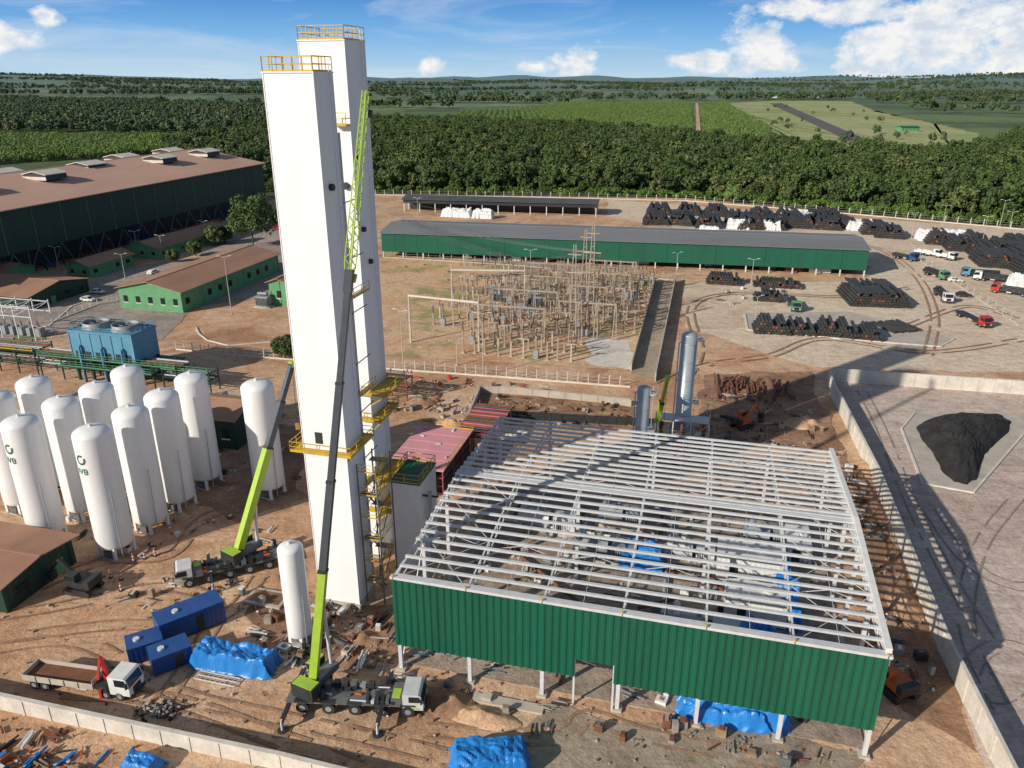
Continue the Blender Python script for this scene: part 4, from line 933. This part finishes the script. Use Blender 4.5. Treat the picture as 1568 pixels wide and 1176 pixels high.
# charcoal pile following its real outline
ol=P((1403,656),(1418,645),(1440,638),(1470,634),(1505,634),(1535,638),(1548,648),(1543,664),(1525,680),(1507,698),(1500,715),(1495,734),(1480,743),(1460,740),(1445,728),(1436,712),(1428,695),(1412,676))
cx=sum(p[0] for p in ol)/len(ol); cy=sum(p[1] for p in ol)/len(ol); rim=[]
for a,c in zip(ol,ol[1:]+ol[:1]):
    for k in range(4): rim.append((a[0]+(c[0]-a[0])*k/4-cx,a[1]+(c[1]-a[1])*k/4-cy))
b=B(); vs=[];fs=[]; nr=16; na=len(rim)
for k in range(nr+1):
    r_=k/nr
    for i,(rx_,ry_) in enumerate(rim):
        q=1+.05*mn.noise(Vector((rx_*.5,ry_*.5,3)))*r_; x=rx_*r_*q; y=ry_*r_*q
        z=2.6*(1-r_**2.2)+1.3*mn.noise(Vector((x*.28,y*.28,1)))*(1-r_**3)+.6*abs(mn.noise(Vector((x*.9,y*.9,5))))*(1-r_**5)
        vs.append((x,y,max(z,.0)+.02))
for k in range(nr):
    for i in range(na): fs.append((k*na+i,(k+1)*na+i,(k+1)*na+(i+1)%na,k*na+(i+1)%na))
b.add(vs,fs,'coal'); o=b.done('charcoal_pile',(cx,cy,.22))
kerb('bund_kerb',P((1400,634),(1380,658),(1412,742),(1490,756),(1568,665)),.35,.36)
b=B()
for i in range(90): a=R(0,6.28);r_=R(0,1); b.cbox((3.2*r_*math.cos(a),1.7*r_*math.sin(a),.1+.35*(1-r_)),(R(.15,.5),R(.15,.4),R(.15,.35)),'dark_steel' if R(0,1)<.5 else 'concrete_grey',R(0,3),R(-.5,.5))
b.done('rubble_pile',S(252,1090))
def soil(name,u,v_,rx_,ry_,h,mat='dirt',seed=0):
    b=B(); vs=[];fs=[]; nr,na=10,30
    for k in range(nr+1):
        for i in range(na):
            t=i*2*math.pi/na; r_=k/nr; q=1+.25*mn.noise(Vector((math.cos(t),math.sin(t),seed))); x=rx_*r_*q*math.cos(t); y=ry_*r_*q*math.sin(t)
            vs.append((x,y,max(0,h*(1-r_)**.9+.5*h*mn.noise(Vector((x*.8,y*.8,seed)))*(1-r_))+.01))
    for k in range(nr):
        for i in range(na): fs.append((k*na+i,(k+1)*na+i,(k+1)*na+(i+1)%na,k*na+(i+1)%na))
    b.add(vs,fs,mat); x,y=S(u,v_); b.done(name,(x,y,.13),A0)
for i,(u,v_,a_,c_,h_) in enumerate([(690,1080,3,2,1.1),(740,1100,4,1.5,.9),(655,1060,2,1.5,.8),(1180,640,5,3,1.6),(1230,650,4,3,1.5),(690,650,3,2,1),(640,615,4,2,1),(1385,930,2,4,1.2),(1330,720,2,4,1.1),(560,980,2,1.4,.7),(300,870,3,1.4,.5)]): soil('soil_mound',u,v_,a_,c_,h_,'dirt' if i%3 else 'dirt_dark',i)
# pallets / debris / stacks spread across construction ground
def debris(name,poly,n,mats=('wood','rust','galv','concrete','dark_steel','white','grey_steel','concrete_grey'),smax=2.2):
    a=np.array(poly); b=B(); c=0
    while c<n:
        x=R(a[:,0].min(),a[:,0].max());y=R(a[:,1].min(),a[:,1].max())
        if not inpoly(np.array([x]),np.array([y]),poly)[0]: continue
        c+=1; m_=random.choice(mats); k=R(0,1); an=A0+random.choice([0,1.57])+R(-.3,.3)
        if k<.4: 
            for j in range(random.randint(2,6)): b.cbox((x+R(-.4,.4),y+R(-.4,.4),.16+.1*j),(R(.8,smax*1.3),R(.08,.22),.09),m_,an+R(-.08,.08))
        elif k<.65:
            h=R(.3,1.1); b.cbox((x,y,.1+h/2),(R(.5,smax*.6),R(.4,1.1),h),m_,an)
            b.cbox((x,y,.12+h),(R(.3,.8),R(.3,.6),.15),random.choice(mats),an)
        elif k<.85: 
            for j in range(random.randint(4,10)): b.cbox((x+R(-.8,.8),y+R(-.8,.8),.18),(R(.1,.4),R(.1,.4),R(.1,.3)),random.choice(mats),R(0,3),R(-.4,.4))
        else: b.cyl((x,y,.28),(x+R(-2,2),y+R(-1.5,1.5),.28),R(.06,.16),m_,n=8)
    return b.done(name)
debris('construction_material',P((380,930),(470,900),(600,960),(620,1040),(520,1050),(400,1000)),95)
debris('construction_material',P((600,600),(735,610),(720,660),(600,640)),50,('rust','wood','galv','concrete','concrete_grey'))
debris('construction_material',P((735,606),(960,625),(1000,655),(780,655)),100,('rust','rust','dark_steel','concrete','wood'))
debris('construction_material',P((1060,600),(1240,610),(1270,690),(1060,680)),110,('rust','dark_steel','concrete','wood','grey_steel'))
debris('construction_material',P((1270,690),(1310,720),(1420,980),(1430,1060),(1370,1100),(1360,1000)),60)
debris('construction_material',P((200,900),(420,780),(460,820),(380,930),(220,960)),36,smax=1.6)
debris('construction_material',P((-20,870),(200,850),(260,860),(240,830),(300,830),(300,800),(420,780),(-20,900)),18,smax=1.5)
debris('construction_material',P((640,1040),(1300,1150),(1200,1176),(700,1120)),34,('wood','concrete_grey','rust','grey_steel'),smax=1.4)
debris('construction_material',P((-60,1120),(150,1130),(160,1220),(-60,1220)),50,('orange','rust','white','wood','blue_tarp','rust','dark_steel'))
debris('construction_material',P((420,600),(470,700),(440,760),(330,760),(330,640)),24,smax=1.5)
debris('tank_yard_material',P((20,660),(330,640),(360,760),(250,820),(60,840)),60,('silver','galv','dark_steel','green_dark','concrete'),smax=1.5)
debris('hall_material',[off(HP,1,2),off(HP,46,2),off(HP,46,40),off(HP,1,40)],150,('rust','galv','dark_steel','white','wood','machine_grey','silver')).location.z=.15
debris('yard_material',P((1080,425),(1240,440),(1300,470),(1150,475),(1060,460)),14)
debris('yard_material',P((590,575),(760,585),(900,600),(700,600)),24,('white','concrete','rust','red','wood'))
b=B() # scattered stones and clods over the construction ground
for k in range(900):
    u=R(-40,1340); v_=R(870,1190) if R(0,1)<.7 else R(560,870); x,y=S(u,v_); q=off((x,y),0,0)
    dx,dy=x-HP[0],y-HP[1]; s_=dx*E1[0]+dy*E1[1]; d_=dx*E2[0]+dy*E2[1]
    if -1<s_<48 and 1<d_<43: continue
    if x>(y-34)*.217+41: continue
    z=R(.08,.28); b.cbox((x,y,.14+z*.2),(z,z*R(.6,1.2),z*.8),random.choice(['concrete_grey','rust','concrete','wood','post_concrete']),R(0,3),R(-.6,.6))
b.done('scattered_stones')
b=B(); b.box(0,5,0,3,0,.4,'concrete'); b.box(.4,4.6,.4,2.6,.4,.42,'dirt_dark'); b.done('concrete_foundation',S(372,925),A0)
b=B(); b.box(0,7.5,0,1.2,0,.3,'concrete'); b.box(1,2,.2,1.0,.3,.7,'concrete'); b.done('concrete_foundation',S(722,1075),A0)
b=B()
for k in range(9): b.beam((k*.6,0,.3),(k*.6,1.2,.3),.06,'white')
for y in (0,.6,1.2): b.beam((0,y,.3),(4.8,y,.3),.07,'white')
b.done('steel_mesh_panel',S(298,1042),A0)
for i,(u,v_) in enumerate([(170,885),(186,888),(186,905),(205,860),(222,856),(238,852)]):
    b=B()
    for k in range(5): b.cyl((0,0,k*.25),(0,0,k*.25+.25),.13,'orange' if k%2==0 else 'white',n=10)
    b.cyl((0,0,0),(0,0,.18),.3,'dark_steel',n=10); b.done('safety_bollard',S(u,v_))

# ------------------------------------------------------------------ camera, sun, sky
cam=bpy.data.cameras.new('camera'); co=bpy.data.objects.new('camera',cam); sc.collection.objects.link(co); sc.camera=co
co.location=(0,0,H); co.rotation_euler=(math.pi/2-PITCH,0,0); cam.sensor_width=36; cam.sensor_fit='HORIZONTAL'; cam.lens=36*1180/1568; cam.clip_end=60000; cam.clip_start=.5
el=math.radians(24.5); az=math.radians(36)
sd=Vector((-math.cos(az)*math.cos(el),-math.sin(az)*math.cos(el),math.sin(el)))
sl=bpy.data.lights.new('sun','SUN'); sl.energy=5.0; sl.angle=math.radians(.5); sl.color=(1,.915,.78); so=bpy.data.objects.new('sun',sl); sc.collection.objects.link(so)
so.rotation_euler=sd.to_track_quat('Z','Y').to_euler(); so.location=(-50,-50,100)
w=bpy.data.worlds.new('World'); sc.world=w; w.use_nodes=True; nt=w.node_tree; bg=nt.nodes['Background']
sk=nt.nodes.new('ShaderNodeTexSky'); sk.sky_type='NISHITA'; sk.sun_disc=False; sk.sun_elevation=el; sk.sun_rotation=math.atan2(sd.x,sd.y)%(2*math.pi); sk.altitude=200; sk.air_density=1; sk.dust_density=.6; sk.ozone_density=1.5
STR=.068
tc=nt.nodes.new('ShaderNodeTexCoord').outputs['Generated']; sx=nt.nodes.new('ShaderNodeSeparateXYZ'); nt.links.new(tc,sx.inputs[0])
X,Y,Z=sx.outputs; a_=math_(nt,'ARCTAN2',X,Y); e_=Z
K=1/STR
def kc(c): return tuple(x*K for x in c)
low=ramp(nt,math_(nt,'MULTIPLY',e_,5.0,0,True),[(0,(.052,.070,.083)),(.10,(.038,.060,.081)),(.25,(.020,.046,.080)),(.42,(.010,.031,.069)),(1,(.006,.020,.050))])
vm=nt.nodes.new('ShaderNodeVectorMath'); vm.operation='SCALE'; nt.links.new(low,vm.inputs[0]); vm.inputs['Scale'].default_value=10*K
wf=math_(nt,'MULTIPLY',math_(nt,'SUBTRACT',e_,.15),5.0,0,True)
skyc=mix(nt,wf,vm.outputs[0],sk.outputs[0])
cv=nt.nodes.new('ShaderNodeCombineXYZ'); nt.links.new(a_,cv.inputs[0]); nt.links.new(math_(nt,'MULTIPLY',e_,1.5),cv.inputs[1])
n1=noise(nt,cv.outputs[0],22,9,.60); n2=noise(nt,mapping(nt,cv.outputs[0],(3,14,1)),1.2,7,.6,.8)
wisp=ramp(nt,n2,[(.48,(0,0,0)),(.74,(.55,.55,.55))])
skyc=mix(nt,wisp,skyc,kc((.74,.80,.86)))
def cl(u,v_,su,sv): 
    x=(u-784)/1180;y=(v_-588)/1180; Yc=CP-y*SP;Zc=-SP-y*CP; n=math.sqrt(x*x+Yc*Yc+Zc*Zc); return (math.atan2(x,Yc),Zc/n,su/1290,sv/1290)
mask=None
for c in (cl(1425,72,100,56),cl(1355,80,66,42),cl(1440,35,66,38),cl(1560,70,75,70),cl(1168,66,54,36),cl(1170,98,64,20),cl(883,98,42,28),cl(1075,95,54,20),cl(5,62,54,26),cl(1480,8,180,28),cl(1320,20,120,16),cl(66,22,24,16),cl(660,98,22,15),cl(1290,10,130,18),cl(820,104,40,12)):
    dx=math_(nt,'DIVIDE',math_(nt,'SUBTRACT',a_,c[0]),c[2]); dy=math_(nt,'DIVIDE',math_(nt,'SUBTRACT',e_,c[1]),c[3])
    d=math_(nt,'SQRT',math_(nt,'ADD',math_(nt,'MULTIPLY',dx,dx),math_(nt,'MULTIPLY',dy,dy))); q=math_(nt,'SUBTRACT',1.0,d)
    mask=q if mask is None else math_(nt,'MAXIMUM',mask,q)
mk=math_(nt,'ADD',math_(nt,'MAXIMUM',mask,-1.0),math_(nt,'MULTIPLY',math_(nt,'SUBTRACT',n1,.5),2.9))
mk=math_(nt,'MULTIPLY',math_(nt,'SUBTRACT',mk,.02),2.0,0,True)
cc=ramp(nt,noise(nt,cv.outputs[0],34,6,.6),[(.38,(.66,.73,.82)),(.58,(.97,.95,.91))])
vm2=nt.nodes.new('ShaderNodeVectorMath'); vm2.operation='SCALE'; nt.links.new(cc,vm2.inputs[0]); vm2.inputs['Scale'].default_value=K
skyc=mix(nt,math_(nt,'MULTIPLY',mk,.92),skyc,vm2.outputs[0])
nt.links.new(skyc,bg.inputs[0]); bg.inputs[1].default_value=STR
sc.view_settings.view_transform='Standard'; sc.view_settings.look='None'; sc.view_settings.exposure=0
